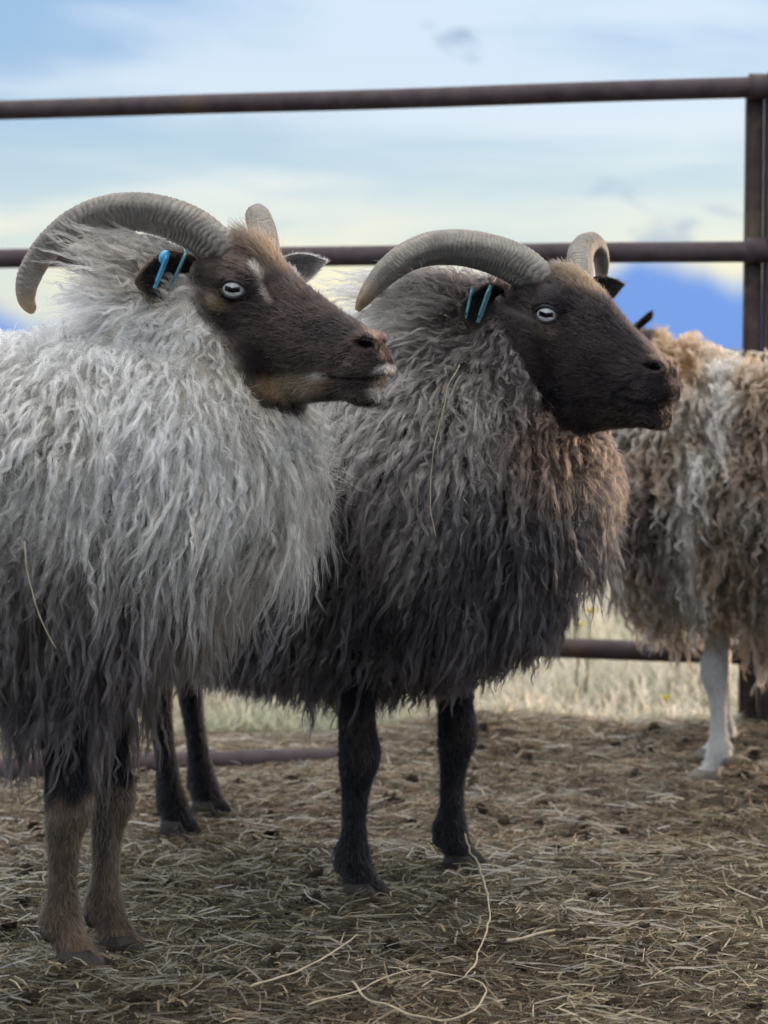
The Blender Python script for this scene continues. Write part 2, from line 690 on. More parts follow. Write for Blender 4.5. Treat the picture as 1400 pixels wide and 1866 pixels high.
def head_parts(H, st, extra):
    """rings through (top, bottom, half width, low narrowing, top narrowing)"""
    rows = []
    for t, b, w, kl, kt in st:
        rows.append(np.concatenate([H.sag(*t), H.sag(*b), [w, kl, kt]]))
    rows = spline(np.array(rows), 40)
    rings_ = []
    th = np.arange(28) / 28 * 2 * math.pi
    for r in rows:
        T, B, w, kl, kt = r[:3], r[3:6], max(r[6], 0.004), r[7], r[8]
        c, s = np.cos(th), np.sin(th)
        cc = np.sign(c) * np.abs(c) ** 0.85
        ss = np.sign(s) * np.abs(s) ** 0.85
        wid = w * ss * (1 - np.where(c < 0, -c * kl, c * kt))
        rings_.append((T + B) / 2 + np.outer(cc, (T - B) / 2) + np.outer(wid, H.n))
    parts = [loft(rings_)]
    for (px, py), lat_, (a, b, c) in extra:
        p = H.sag(px, py)
        for s in ((1, -1) if lat_ else (0,)):
            parts.append(ellipsoid(p + H.n * lat_ * s, H.fwd * a, H.n * b, H.up * c))
    return parts


def leg_parts(foot, f, prof, top=None):
    """foot: ground point, f: forward dir (level); prof rows: z, offset fwd, half fore-aft, half lateral, lateral offset"""
    f = np.array([f[0], f[1], 0.0])
    f = nrm(f)
    lt = np.array([-f[1], f[0], 0])
    rows = spline(np.array(prof), 34)
    rings_ = [ring(np.array([foot[0], foot[1], foot[2]]) + np.array([0, 0, r[0]]) + f * r[1] + lt * r[4], f * r[2] * .88, lt * r[3] * .88, 16) for r in rows]
    return loft(rings_)


FRONT = [(0.47, -0.015, 0.062, 0.05, 0), (0.38, -0.004, 0.045, 0.038, 0), (0.31, 0.0, 0.034, 0.030, 0), (0.255, 0.003, 0.029, 0.027, 0), (0.222, 0.007, 0.0325, 0.030, 0), (0.198, 0.006, 0.0315, 0.029, 0),
         (0.170, 0.001, 0.0235, 0.0215, 0), (0.13, -0.002, 0.0195, 0.018, 0), (0.098, -0.003, 0.0205, 0.0195, 0), (0.072, -0.006, 0.0295, 0.027, 0), (0.056, -0.002, 0.028, 0.0275, 0), (0.040, 0.009, 0.025, 0.028, 0),
         (0.024, 0.018, 0.029, 0.030, 0), (0.012, 0.022, 0.030, 0.031, 0)]
HIND = [(0.50, 0.03, 0.09, 0.07, 0), (0.40, 0.035, 0.065, 0.05, 0), (0.33, 0.0, 0.042, 0.034, 0), (0.28, -0.03, 0.032, 0.027, 0), (0.245, -0.042, 0.033, 0.026, 0), (0.20, -0.036, 0.024, 0.021, 0),
        (0.14, -0.022, 0.019, 0.018, 0), (0.095, -0.012, 0.021, 0.021, 0), (0.068, -0.006, 0.027, 0.026, 0), (0.045, 0.006, 0.026, 0.028, 0), (0.026, 0.017, 0.029, 0.031, 0), (0.014, 0.022, 0.029, 0.031, 0)]


SLIM = [(r_[0], r_[1], r_[2] * .84, r_[3] * .84, 0) for r_ in FRONT]


def hoof_mesh(foot, f, side):
    f = nrm(np.array([f[0], f[1], 0.0]))
    lt = np.array([-f[1], f[0], 0])
    rings_ = []
    n = 18
    for z, fr, bk, w in ((0.036, 0.020, 0.020, 0.0115), (0.024, 0.034, 0.025, 0.0135), (0.010, 0.045, 0.028, 0.0145), (-0.004, 0.051, 0.028, 0.0145)):
        th = np.arange(n) / n * 2 * math.pi
        c, s = np.cos(th), np.sin(th)
        fw = np.where(c > 0, c * fr, c * bk)
        wd = s * w * np.where(c > 0, (1 - 0.45 * c ** 2), 1)
        ctr = np.asarray(foot) + np.array([0, 0, z]) + f * 0.016 + lt * side * (0.0150 + 0.002 * (0.036 - z) / 0.036)
        rings_.append(ctr + np.outer(fw, f) + np.outer(wd, lt))
    return loft(rings_)


def ear_mesh(base, d, face, L, W, cup, curl=0.0):
    """leaf-shaped cupped ear with two skins"""
    d = nrm(d)
    side = nrm(np.cross(face, d))
    up = np.cross(d, side)
    ns, nt = 15, 11
    V, F = [], []
    for layer in (0, 1):
        for i in range(ns):
            s = i / (ns - 1)
            w = W * (0.42 + 0.58 * math.sin(math.pi * min(1, s ** 0.75 * 0.55 + 0.12))) * (1 - max(0, (s - 0.55) / 0.45) ** 2.0 * 0.96)
            for j in range(nt):
                t = j / (nt - 1) * 2 - 1
                roll = cup * (1 - 0.55 * s)
                ang = t * roll
                rr = w / max(roll, 0.2)
                p = np.asarray(base) + d * L * s + side * rr * math.sin(ang) + up * (rr * (1 - math.cos(ang)) + curl * s * s * L)
                nn = up * math.cos(ang) - side * math.sin(ang)
                V.append(p + nn * (0.0016 if layer else -0.0016) * (1 - 0.6 * s))
    m = ns * nt
    for i in range(ns - 1):
        for j in range(nt - 1):
            a = i * nt + j
            F.append((a, a + nt, a + nt + 1, a + 1))
            F.append((m + a, m + a + 1, m + a + nt + 1, m + a + nt))
    edge = [(i * nt) for i in range(ns)] + [(ns - 1) * nt + j for j in range(1, nt)] + [i * nt + nt - 1 for i in range(ns - 2, -1, -1)]
    for a, b in zip(edge[:-1], edge[1:]):
        F.append((a, m + a, m + b, b)[::-1])
    return np.array(V), F


def horn_mesh(C, rad, seed=0, flat=0.80, roll=0.6, S_AMP=0.12, gap=1.0):
    """ridged horn along centre line C (rows of points)"""
    M, n = 420, 40
    P = spline(np.column_stack([C, rad]), M)
    C, rr = P[:, :3], np.maximum(P[:, 3], 0.002)
    T = nrm(np.gradient(C, axis=0))
    arc = np.concatenate([[0], np.cumsum(np.linalg.norm(np.diff(C, axis=0), axis=1))])
    r_ = np.random.default_rng(seed)
    # growth rings: unevenly spaced ridges
    edges = [0.0]
    while edges[-1] < arc[-1]:
        edges.append(edges[-1] + gap * r_.uniform(0.0042, 0.0105) * (1 - 0.35 * edges[-1] / arc[-1]))
    amp = r_.uniform(0.35, 1.0, len(edges))
    k = np.clip(np.searchsorted(edges, arc, 'right') - 1, 0, len(edges) - 2)
    e0, e1 = np.array(edges)[k], np.array(edges)[k + 1]
    ph = (arc - e0) / (e1 - e0)
    V, col = [], []
    e = nrm(np.cross(T[0], (0, 0, 1)))
    tcol = np.array([0.33, 0.295, 0.255])
    for i in range(M):
        e = nrm(e - np.dot(e, T[i]) * T[i])
        g = np.cross(T[i], e)
        th = np.arange(n) / n * 2 * math.pi
        fr = i / (M - 1)
        fade = 1 - sstep(0.72, 0.97, fr)
        # rings wander a little round the horn
        aw = arc[i] + 0.0035 * np.sin(th * 2 + 1.3 + seed) + 0.0022 * np.sin(th * 5 + arc[i] * 60)
        kk = np.clip(np.searchsorted(edges, aw, 'right') - 1, 0, len(edges) - 2)
        ph = (aw - np.array(edges)[kk]) / (np.array(edges)[kk + 1] - np.array(edges)[kk])
        ridge = (np.sin(math.pi * np.clip(ph, 0.02, 0.98)) ** 0.55 - 0.6) * amp[kk]
        shape = 1 + 0.09 * np.cos(2 * (th - roll)) + 0.07 * np.cos(3 * (th - roll)) + 0.02 * np.cos(th * 7 + arc[i] * 30)
        r = rr[i] * shape * (1 + S_AMP * fade * ridge) + 0.0004 * np.sin(th * 23 + arc[i] * 90) * fade
        V.append(C[i] + np.outer(np.cos(th) * r, e) * 1.0 + np.outer(np.sin(th) * r * flat, g))
        dark = np.clip(0.5 + 0.5 * ridge, 0, 1)[:, None]
        base = tcol * (0.22 + 1.0 * dark)
        tip = np.array([0.36, 0.25, 0.15])
        f = sstep(0.75, 0.95, fr)
        col.append(base * (1 - f) + tip * f)
    V, col = np.concatenate(V), np.concatenate(col)
    F = []
    for i in range(M - 1):
        for j in range(n):
            a, b = i * n + j, i * n + (j + 1) % n
            F.append((a, b, b + n, a + n))
    F.append(tuple(range(n - 1, -1, -1)))
    F.append(tuple(range((M - 1) * n, M * n)))
    nz = vnoise(V, 160, 3)[:, None] * 0.5 + vnoise(V, 45, 9)[:, None] * 0.5
    col = col * (0.62 + 0.76 * nz)
    return V, F, col


def eye_meshes(c, gaze, fwd, up, r):
    gaze = nrm(gaze)
    a = nrm(fwd - (fwd @ gaze) * gaze)
    b = nrm(np.cross(gaze, a))
    if b @ up < 0:
        b = -b
    rings_, cols = [], []
    m, n = 44, 56
    for i in range(m + 1):
        p = math.pi * max(0.004, min(0.996, i / m)) * 0.75
        rg = ring(c + gaze * r * math.cos(p), a * r * math.sin(p), b * r * math.sin(p), n)
        rings_.append(rg)
        q = rg - c
        x, y = q @ a, q @ b
        rad = np.hypot(x, y)
        cc = np.tile(np.array([0.62, 0.64, 0.64]), (n, 1))
        cc *= (0.85 + 0.3 * np.sin(np.arctan2(y, x) * 31) ** 2 * 0.5)[:, None]
        cc = lerp(cc, np.array([0.16, 0.14, 0.12]), sstep(0.0128, 0.0148, rad))
        pup = np.maximum(np.abs(x) / 0.0098, np.abs(y + 0.0007 * np.cos(x * 380)) / 0.0033)
        cc = lerp(cc, np.array([0.003, 0.003, 0.004]), 1 - sstep(0.92, 1.08, pup))
        cols.append(cc)
    V, F = loft(rings_)
    ball = (V, F, np.concatenate(cols))
    # eyelid rim: an almond ring hugging the ball
    cen = []
    for t in np.arange(49) / 48 * 2 * math.pi:
        x, y = 0.0164 * math.cos(t), 0.0108 * math.sin(t) * (1 - 0.30 * abs(math.cos(t)) ** 3) + 0.0003
        x += 0.0022 * max(0, math.cos(t)) ** 6
        z = math.sqrt(max((r + 0.0010) ** 2 - x * x - y * y, 1e-6))
        cen.append(c + a * x + b * y + gaze * z)
    cen = np.array(cen)
    T = nrm(np.roll(cen[:-1], -1, 0) - np.roll(cen[:-1], 1, 0))
    rr = []
    for i in range(48):
        o = nrm(cen[i] - c)
        s = np.cross(T[i], o)
        rr.append(ring(cen[i], o * 0.0021, s * 0.0026, 10))
    V2 = np.concatenate(rr)
    F2 = []
    for i in range(48):
        for j in range(10):
            p, q = i * 10 + j, i * 10 + (j + 1) % 10
            p2, q2 = ((i + 1) % 48) * 10 + j, ((i + 1) % 48) * 10 + (j + 1) % 10
            F2.append((p, q, q2, p2))
    return ball, (V2, F2), a, b


def grow_locks(P, N, L, lift, amp, lam, col, M, lockr, rad, bvh, flow, K=15, stray=0.12, colvar=0.22, tipf=0.3):
    """wavy locks of wool that fall over the body; returns strand points, radii, colours"""
    n = len(P)
    KP = 7
    path = np.zeros((n, KP, 3))
    path[:, 0] = P
    pos = P.copy()
    d = nrm(N * 0.9 + flow * 0.6)
    step = (L / (KP - 1))[:, None]
    for k in range(1, KP):
        t = k / (KP - 1)
        loc = np.empty((n, 3))
        nn = np.empty((n, 3))
        fn_ = bvh.find_nearest
        for i, q in enumerate(pos.tolist()):
            r = fn_(q)
            loc[i] = r[0]
            nn[i] = r[1]
        dist = ((pos - loc) * nn).sum(1)
        want = lift * min(1.0, 2.0 * t)
        g = flow.copy()
        gn = (g * nn).sum(1)
        g -= np.minimum(gn, 0)[:, None] * nn
        corr = np.clip((want - dist) / step[:, 0], -0.30, 1.3)
        dn = nrm(g + corr[:, None] * nn)
        d = nrm(0.35 * d + 0.65 * dn)
        pos = pos + d * step
        path[:, k] = pos
    PP = np.concatenate([2 * path[:, :1] - path[:, 1:2], path, 2 * path[:, -1:] - path[:, -2:-1]], 1)
    fine = np.zeros((n, K, 3))
    for k in range(K):
        u = k / (K - 1) * (KP - 1)
        i = min(int(u), KP - 2)
        t = u - i
        p0, p1, p2, p3 = PP[:, i], PP[:, i + 1], PP[:, i + 2], PP[:, i + 3]
        fine[:, k] = 0.5 * (2 * p1 + (p2 - p0) * t + (2 * p0 - 5 * p1 + 4 * p2 - p3) * t * t + (3 * p1 - p0 - 3 * p2 + p3) * t ** 3)
    path = fine
    T = nrm(np.gradient(path, axis=1))
    e1 = nrm(np.cross(T, N[:, None, :]))
    e2 = np.cross(T, e1)
    t = np.linspace(0, 1, K)
    s = t[None, :] * L[:, None]
    p1, p2 = rng.random(n) * 6.28, rng.random(n) * 6.28
    chirp = 1 + 0.25 * np.sin(s * 40 + p2[:, None])
    rampw = np.minimum(1, t * 2.2)[None, :]
    w1 = amp[:, None] * rampw * np.sin(2 * math.pi * s / lam[:, None] * chirp + p1[:, None])
    w2 = amp[:, None] * 0.7 * rampw * np.cos(2 * math.pi * s / lam[:, None] + p2[:, None])
    path = path + e1 * w1[..., None] + e2 * w2[..., None]
    # strands
    h = n * M
    li = np.repeat(np.arange(n), M)
    u = rng.normal(size=(h, 2)) * lockr[li][:, None] * 0.6
    st = rng.random(h) < stray
    close = np.where(st, rng.uniform(0.5, 1.3, h), rng.uniform(0.18, tipf + 0.2, h))
    fl = rng.uniform(0.62, 1.08, h)
    tt = t[None, :] * fl[:, None] * (K - 1)
    k0 = np.clip(np.floor(tt).astype(int), 0, K - 2)
    f = (tt - k0)[..., None]
    base = path[li[:, None], k0] * (1 - f) + path[li[:, None], k0 + 1] * f
    E1 = e1[li[:, None], k0]
    E2 = e2[li[:, None], k0]
    shrink = 1 + (close[:, None] - 1) * sstep(0.0, 0.75, t)[None, :]
    q1 = rng.random(h) * 6.28
    fr = rng.uniform(60, 150, h)
    fz = 0.0011 * np.sin(s[li] * fr[:, None] + q1[:, None]) * np.where(st, 2.2, 1.0)[:, None] * rampw
    fz2 = 0.0011 * np.cos(s[li] * fr[:, None] * 0.8 + q1[:, None] * 2) * np.where(st, 2.2, 1.0)[:, None] * rampw
    pts = base + E1 * (u[:, 0:1] * shrink + fz)[..., None] + E2 * (u[:, 1:2] * shrink + fz2)[..., None]
    rd = np.tile(rad * np.array([1.0] * (K - 4) + [0.95, 0.85, 0.65, 0.3])[None, :], (h, 1)) * rng.uniform(0.7, 1.3, h)[:, None]
    c = col[li] * (1 + rng.normal(size=(h, 1)) * colvar)
    return pts.astype(np.float32), rd.astype(np.float32), np.clip(c, 0.004, 0.85)


def grow_fur(P, N, flow, L, lift, rad, K=4, jit=0.25, curl=0.0):
    n = len(P)
    fl = flow - (flow * N).sum(1)[:, None] * N
    fl = nrm(nrm(fl) + rng.normal(size=(n, 3)) * jit)
    pts = np.zeros((n, K, 3))
    t = np.linspace(0, 1, K)
    side = np.cross(fl, N)
    ph = rng.random(n) * 6.28
    for k in range(K):
        s = t[k] * L
        out_ = lift * L * (t[k] ** 0.7) * (1 - 0.35 * t[k])
        w = curl * np.sin(ph + s * 420) * min(1, t[k] * 2)
        pts[:, k] = P - N * 0.0008 + fl * s[:, None] + N * (out_)[:, None] + side * w[:, None] + N * (curl * 0.6 * np.cos(ph + s * 420) * t[k])[:, None]
    rd = np.tile(rad * np.linspace(1, 0.35, K)[None, :], (n, 1)) * rng.uniform(0.7, 1.3, n)[:, None]
    return pts.astype(np.float32), rd.astype(np.float32)
#@@SPLIT@@
# ------------------------------------------------------------------ one sheep
def build_sheep(S):
    D = nrm(np.array([S['dir'][0], S['dir'][1], 0.0]))
    LT = np.array([-D[1], D[0], 0])
    F0 = np.array([*S['origin'], 0.0])
    H = S['head']
    root = empty('sheep', tuple(F0))
    tag(root, S['label'], 'sheep', 'long-haired sheep standing in the pen')
    parts = []
    rows = spline(np.array(S['torso']), 40)
    parts.append(loft([ring(F0 + D * r[0] + np.array([0, 0, r[1]]) + LT * (r[4] if len(r) > 4 else 0), LT * max(r[3], .02), np.array([0, 0, max(r[2], .02)]), 32) for r in rows]))
    nk = spline(np.array([[*at(p[0], p[1], p[2]), p[3]] for p in S['neck']]), 16)
    parts.append(tube(nk[:, :3], nk[:, 3], 28, ref=(0, 1, 0)))
    parts += head_parts(H, S['stations'], S['extra'])
    for (bx_, by_, bY, ra, rb, rc) in S.get('blobs', []):
        parts.append(ellipsoid(at(bx_, by_, bY), arr(ra, 0, 0), arr(0, rb, 0), arr(0, 0, rc), 24, 14))
    feet = []
    for (foot, prof, fd) in S['legs']:
        foot = np.array([foot[0], foot[1], float(ground_z(np.array([foot[0]]), np.array([foot[1]]))[0]) - 0.010])
        feet.append((foot, fd))
        parts.append(leg_parts(foot, fd, prof))
    me = remesh(parts, S.get('voxel', 0.005), 3)

    # finer mesh on the face
    bm = bmesh.new()
    bm.from_mesh(me)
    hl = lambda P: np.stack([(P - H.A) @ H.fwd, (P - H.A) @ H.n, (P - H.A) @ H.up], -1)
    if S.get('detail', True):
        sel = set()
        for f in bm.faces:
            c = np.array(f.calc_center_median())
            q = hl(c)
            if -0.05 < q[0] < 0.3 and abs(q[2] + 0.02) < 0.12 and abs(q[1]) < 0.11:
                sel.update(f.edges)
        r = bmesh.ops.subdivide_edges(bm, edges=list(sel), cuts=2, use_grid_fill=True)
        vs_ = list({v for e in r['geom'] if isinstance(e, bmesh.types.BMVert) for v in (e,)} | {v for e in sel if e.is_valid for v in e.verts})
        for _ in range(12):
            bmesh.ops.smooth_vert(bm, verts=vs_, factor=0.5, use_axis_x=True, use_axis_y=True, use_axis_z=True)
    bm.to_mesh(me)
    bm.free()
    me.name = 'body'
    V, N = verts_of(me), normals_of(me)

    # ---- eyes: find the surface beside the eye line, set the ball in it
    bvh0 = BVHTree.FromPolygons(V.tolist(), tris_of(me).tolist())
    eyes = []
    ep = H.sag(*S['eye'])
    for s in (1, -1):
        o = ep + H.n * 0.2 * s
        hit = bvh0.ray_cast(Vector(o), Vector(-H.n * s))
        surf = np.array(hit[0]) if hit[0] else ep + H.n * 0.06 * s
        r = 0.0190
        gaze = nrm(H.n * s * 0.90 + H.fwd * 0.30 + H.up * 0.08)
        c = surf - H.n * s * (r - 0.0040) + H.fwd * 0.001
        eyes.append((c, gaze, r))
    head_near = np.linalg.norm(V - H.A, axis=1) < 0.3
    px = H.near_px(V)
    disp = np.zeros(len(V))
    q = hl(V)
    face = head_near & (q[:, 0] > -0.05)
    if S.get('mouth'):
        k = H.scale / 1470
        dm = seg_dist(px, S['mouth'])
        disp += np.where(face, -0.0045 * np.clip(1 - dm / (4.5 * k), 0, 1) + 0.0016 * np.exp(-((dm - 9 * k) / (5 * k)) ** 2), 0)
        (nx, ny), na, nb, nang = S['nostril']
        nb_ = blob(px, (nx, ny), na, nb, nang)
        disp += np.where(face, -0.012 * nb_ + 0.0016 * blob(px, (nx + 2 * k, ny - 13 * k), na * 1.2, nb, nang), 0)
        # corner folds of the muzzle
        for poly, wd, am in S.get('folds', []):
            disp += np.where(face, am * np.exp(-(seg_dist(px, poly) / wd) ** 2), 0)
        disp += np.where(face, (vnoise(V, 40, 4) - 0.5) * 0.0012, 0)
    V = V + N * disp[:, None]
    if S.get('mouth'):
        ed = np.empty(len(me.edges) * 2, np.int32)
        me.edges.foreach_get('vertices', ed)
        ed = ed.reshape(-1, 2)
        deg = np.bincount(ed.ravel(), minlength=len(V))[:, None]
        wf = (face * 0.5)[:, None]
        for _ in range(2):
            acc = np.zeros_like(V)
            for cc in range(3):
                acc[:, cc] = np.bincount(ed[:, 0], V[ed[:, 1], cc], len(V)) + np.bincount(ed[:, 1], V[ed[:, 0], cc], len(V))
            V = V * (1 - wf) + acc / np.maximum(deg, 1) * wf
    for c, gaze, r in eyes:
        rel = V - c
        dl = np.linalg.norm(rel, axis=1)
        a = nrm(H.fwd - (H.fwd @ gaze) * gaze)
        b = np.cross(gaze, a)
        x, y, z = rel @ a, rel @ b, rel @ gaze
        qq = (x / 0.0168) ** 2 + (y / 0.0112) ** 2
        ins = (qq < 1.0) & (z > 0)
        V[ins] = c + rel[ins] / dl[ins][:, None] * (r - 0.004)
        rel = V - c
        dl = np.linalg.norm(rel, axis=1)
        lo = r + 0.0014 + 0.0008 * np.exp(-((qq - 1.6) / 0.6) ** 2)
        rim = (qq >= 1.0) & (dl < lo) & (rel @ gaze > -0.004)
        V[rim] = c + rel[rim] / dl[rim][:, None] * lo[rim][:, None]
    me.vertices.foreach_set('co', V.ravel())
    me.update()
    N = normals_of(me)
    T = tris_of(me)

    # ---- regions: 0 wool, 1 face, 2 leg
    fy, fx = zip(*S['faceline'])

    def region(P):
        p = H.near_px(P)
        bx = np.interp(p[..., 1], fy, fx)
        face_ = (np.linalg.norm(P - H.A, axis=-1) < 0.30) & ((p[..., 0] - bx) * H.sgn > 0) & (p[..., 1] < S['jawline'])
        leg = np.zeros(P.shape[:-1], bool)
        for (foot, fd) in feet:
            leg |= (np.hypot(P[..., 0] - foot[0], P[..., 1] - foot[1]) < 0.085) & (P[..., 2] < S['legtop'])
        return np.where(face_, 1, np.where(leg, 2, 0))

    def colour(P):
        reg = region(P)
        c = S['woolcol'](P)
        c = np.where((reg == 1)[..., None], S['facecol'](P, H.near_px(P)), c)
        c = np.where((reg == 2)[..., None], S['legcol'](P), c)
        return c
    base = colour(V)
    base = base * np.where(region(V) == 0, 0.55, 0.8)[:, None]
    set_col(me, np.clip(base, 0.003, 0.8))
    me.materials.clear()
    me.materials.append(MAT_SKIN)
    me.polygons.foreach_set('use_smooth', np.ones(len(me.polygons), bool))
    body = bpy.data.objects.new('body', me)
    coll.objects.link(body)
    body.parent = root
    body.matrix_parent_inverse = Matrix.Translation(-Vector(root.location))

    # ---- eyes, horns, ears, hooves
    for (c, gaze, r) in eyes:
        ball, lid, _, _ = eye_meshes(c, gaze, H.fwd * 0.92 + H.up * 0.38, H.up, r)
        eo = mesh_obj('eye', ball[0], ball[1], MAT_EYE, root, col=ball[2])
        lo = mesh_obj('eyelid', lid[0], lid[1], MAT_LID, None, col=np.tile(np.array(S['lidcol']), (len(lid[0]), 1)))
        lo.parent = eo
    if S.get('horn'):
        hd = S['horn']
        for path in (hd['path'], hd['far']):
            C = []
            for (hx, hy, nl, rr) in path:
                d = ray(hx, hy)
                t = ((H.A - CAM) @ H.n + nl) / (d @ H.n)
                C.append(np.array([*(CAM + d * t), rr]))
            C = np.array(C)
            v, f, col = horn_mesh(C[:, :3], C[:, 3], S['seed'] + len(path), hd.get('flat', 0.85), hd.get('roll', 0.6), hd.get('amp', .12), hd.get('gap', 1.0))
            mesh_obj('horn', v, f, MAT_HORN, root, col=col)
    ear_src = []
    for e in S['ears']:
        v, f = ear_mesh(e['base'], e['dir'], e['face'], e['L'], e['W'], e['cup'], e.get('curl', 0))
        tt_ = np.abs(np.tile(np.linspace(-1, 1, 11), 30))
        ss_ = np.tile(np.repeat(np.linspace(0, 1, 15), 11), 2)
        cc = lerp(np.tile(np.array(e['col']), (len(v), 1)), np.array(e.get('rim', e['col'])), np.maximum(sstep(.55, 1, tt_), sstep(.8, 1, ss_)))
        e['vc'] = cc
        eo = mesh_obj('ear', v, f, MAT_SKIN, root, col=cc * 0.8)
        ear_src.append((v, f, e))
    for (foot, fd) in feet:
        for sd in (1, -1):
            v, f = hoof_mesh(foot, fd, sd)
            mesh_obj('hoof', v, f, S.get('hoofmat', MAT_HOOF), root)
            fdv = nrm(np.array([fd[0], fd[1], 0.0]))
            ltv = np.array([-fdv[1], fdv[0], 0])
            v, f = ellipsoid(foot + np.array([0, 0, .052]) - fdv * .020 + ltv * sd * .013, fdv * .007, ltv * .0055, np.array([0, 0, .009]) - fdv * .004, 10, 8)
            mesh_obj('dewclaw', v, f, S.get('hoofmat', MAT_HOOF), root)
    # ---- ear tags: two plates pinned through the ear
    for tg in S.get('tags', []):
        a_, b_ = at(*tg['a']), at(*tg['b'])
        ln = nrm(b_ - a_)
        view = nrm((a_ + b_) / 2 - CAM)
        out_ = nrm(-view - (-view @ ln) * ln)
        sd = np.cross(ln, out_)
        out_ = nrm(out_ * math.cos(R(tg.get('turn', 6))) + sd * math.sin(R(tg.get('turn', 6))))
        sd = np.cross(ln, out_)
        hl_, w, th = np.linalg.norm(b_ - a_) / 2, tg['w'], 0.0012
        mid = (a_ + b_) / 2
        bm = bmesh.new()
        bmesh.ops.create_cube(bm, size=1)
        bmesh.ops.bevel(bm, geom=[e for e in bm.edges if abs((e.verts[0].co - e.verts[1].co).z) > 0.5], offset=0.18, segments=3, affect='EDGES')
        bm.verts.index_update()
        V3 = [mid + ln * (v.co.x * 2 * hl_) + out_ * (v.co.y * w) + sd * (v.co.z * 2 * th) for v in bm.verts]
        F3 = [[v.index for v in f.verts] for f in bm.faces]
        bm.free()
        to = mesh_obj('ear_tag', V3, F3, tg['mat'], root, smooth=False)
        if tg.get('stud'):
            sp = at(*tg['stud'])
            v, f = ellipsoid(sp, ln * 0.0085, out_ * 0.0085, sd * 0.006)
            st = mesh_obj('stud', v, f, tg['mat'], None)
            st.parent = to

    # ---- short fur on face, legs and ears
    tocam = lambda P: nrm(CAM - P)

    def fdens(P, Nn):
        reg = region(P)
        seen = (Nn * tocam(P)).sum(-1) > -0.25
        d = np.where(reg == 1, S['furdens'], np.where(reg == 2, S['furdens'] * 0.6, 0))
        return d * np.where(seen, 1.0, 0.22)
    P, Nn = scatter(V, N, T, fdens)
    reg = region(P)
    p = H.near_px(P)
    keep = np.ones(len(P), bool)
    for c, gaze, r in eyes:
        rel = P - c
        a = nrm(H.fwd - (H.fwd @ gaze) * gaze)
        b = np.cross(gaze, a)
        keep &= ~((((rel @ a) / 0.0190) ** 2 + ((rel @ b) / 0.0135) ** 2 < 1) & (rel @ gaze > 0))
    if S.get('nostril'):
        (nx, ny), na, nb, nang = S['nostril']
        keep &= ~((blob(p, (nx, ny), na, nb, nang) > 0.25) & (reg == 1))
    P, Nn, reg, p = P[keep], Nn[keep], reg[keep], p[keep]
    isf = reg == 1
    sw = (vnoise(P, 22, 6) - 0.5)[:, None]
    flow = np.where(isf[:, None], -H.fwd * 0.9 - np.array([0, 0, 0.45]) + H.up * sw * 0.9, np.array([0, 0, -1.0]) + (rng.normal(size=P.shape) * 0.1))
    Lf = np.where(isf, 0.0095, 0.010) * rng.uniform(0.7, 1.25, len(P))
    muzz = sstep(0.13, 0.19, (P - H.A) @ H.fwd)
    Lf = np.where(isf, Lf * (1 - 0.45 * muzz), Lf)
    tuft = S['tuft'](p) * isf
    if 'faceedge' in S:
        tuft = np.maximum(tuft, 0)
    Lf = Lf * (1 + 2.4 * tuft)
    # long feathering at the back of the pasterns
    curlf = 0.0004 + 0.0016 * tuft
    pts, rd = grow_fur(P, Nn, flow, Lf, np.where(isf, 0.30, 0.2) + 0.35 * tuft, 0.00025, 4, 0.26, curlf)
    colr = colour(P) * (1 + rng.normal(size=(len(P), 1)) * 0.42).clip(.25, 2.6) * (.72 + .56 * vnoise(P, 170, 9))[:, None]
    print('fur', len(P))
    furs = [(pts, rd, colr)]
    for v, f, e in ear_src:
        tri = np.array([t for q_ in f for t in ((q_[0], q_[1], q_[2]), (q_[0], q_[2], q_[3]))])
        fn = np.zeros_like(v)
        tn = np.cross(v[tri[:, 1]] - v[tri[:, 0]], v[tri[:, 2]] - v[tri[:, 0]])
        for j in range(3):
            np.add.at(fn, tri[:, j], tn)
        fn = nrm(fn)
        Pe, Ne = scatter(v, fn, tri, lambda P_, N_: np.full(len(P_), 420000.0))
        fl = np.tile(nrm(np.asarray(e['dir'])), (len(Pe), 1))
        pe, re = grow_fur(Pe, Ne, fl, rng.uniform(0.004, 0.008, len(Pe)), 0.3, 0.0002, 4, 0.3)
        kd = np.array([np.argmin(((v - q_) ** 2).sum(1)) for q_ in Pe])
        furs.append((pe, re, e['vc'][kd] * (1 + rng.normal(size=(len(Pe), 1)) * 0.3)))
    curves_obj('fur', np.concatenate([f[0] for f in furs]), np.concatenate([f[1] for f in furs]), np.concatenate([f[2] for f in furs]), MAT_FUR, root)

    # ---- fleece
    bvh = BVHTree.FromPolygons(V.tolist(), T.tolist())

    def near_ear(P):
        e = S['ears'][0]
        if not S.get('horn'):
            return np.zeros(P.shape[:-1], bool)
        q0, q1 = np.asarray(e['base']), np.asarray(e['base']) + nrm(e['dir']) * e['L']
        t = np.clip(((P - q0) @ (q1 - q0)) / e['L'] ** 2, 0, 1)
        return np.linalg.norm(P - q0 - t[..., None] * (q1 - q0), axis=-1) < S.get('earclear', .034)

    def wdens(P, Nn):
        reg = region(P)
        facing = (Nn * tocam(P)).sum(-1)
        return np.where(reg == 0, S['lockdens'], 0) * np.where(facing > -0.35, 1.0, 0.25) * np.where(project(P)[..., 0] > -200, 1.0, 0.3) * np.where(near_ear(P), 0.0, 1.0)
    P, Nn = scatter(V, N, T, wdens)
    px_ = H.near_px(P)
    n = len(P)
    bx = np.interp(px_[:, 1], fy, fx)
    dface = np.where(np.linalg.norm(P - H.A, axis=1) < 0.36, np.abs(px_[:, 0] - bx) / H.scale, 0.3)
    nearface = (1 - sstep(0.0, 0.11, dface)) * (px_[:, 1] < S['jawline'] + 60)
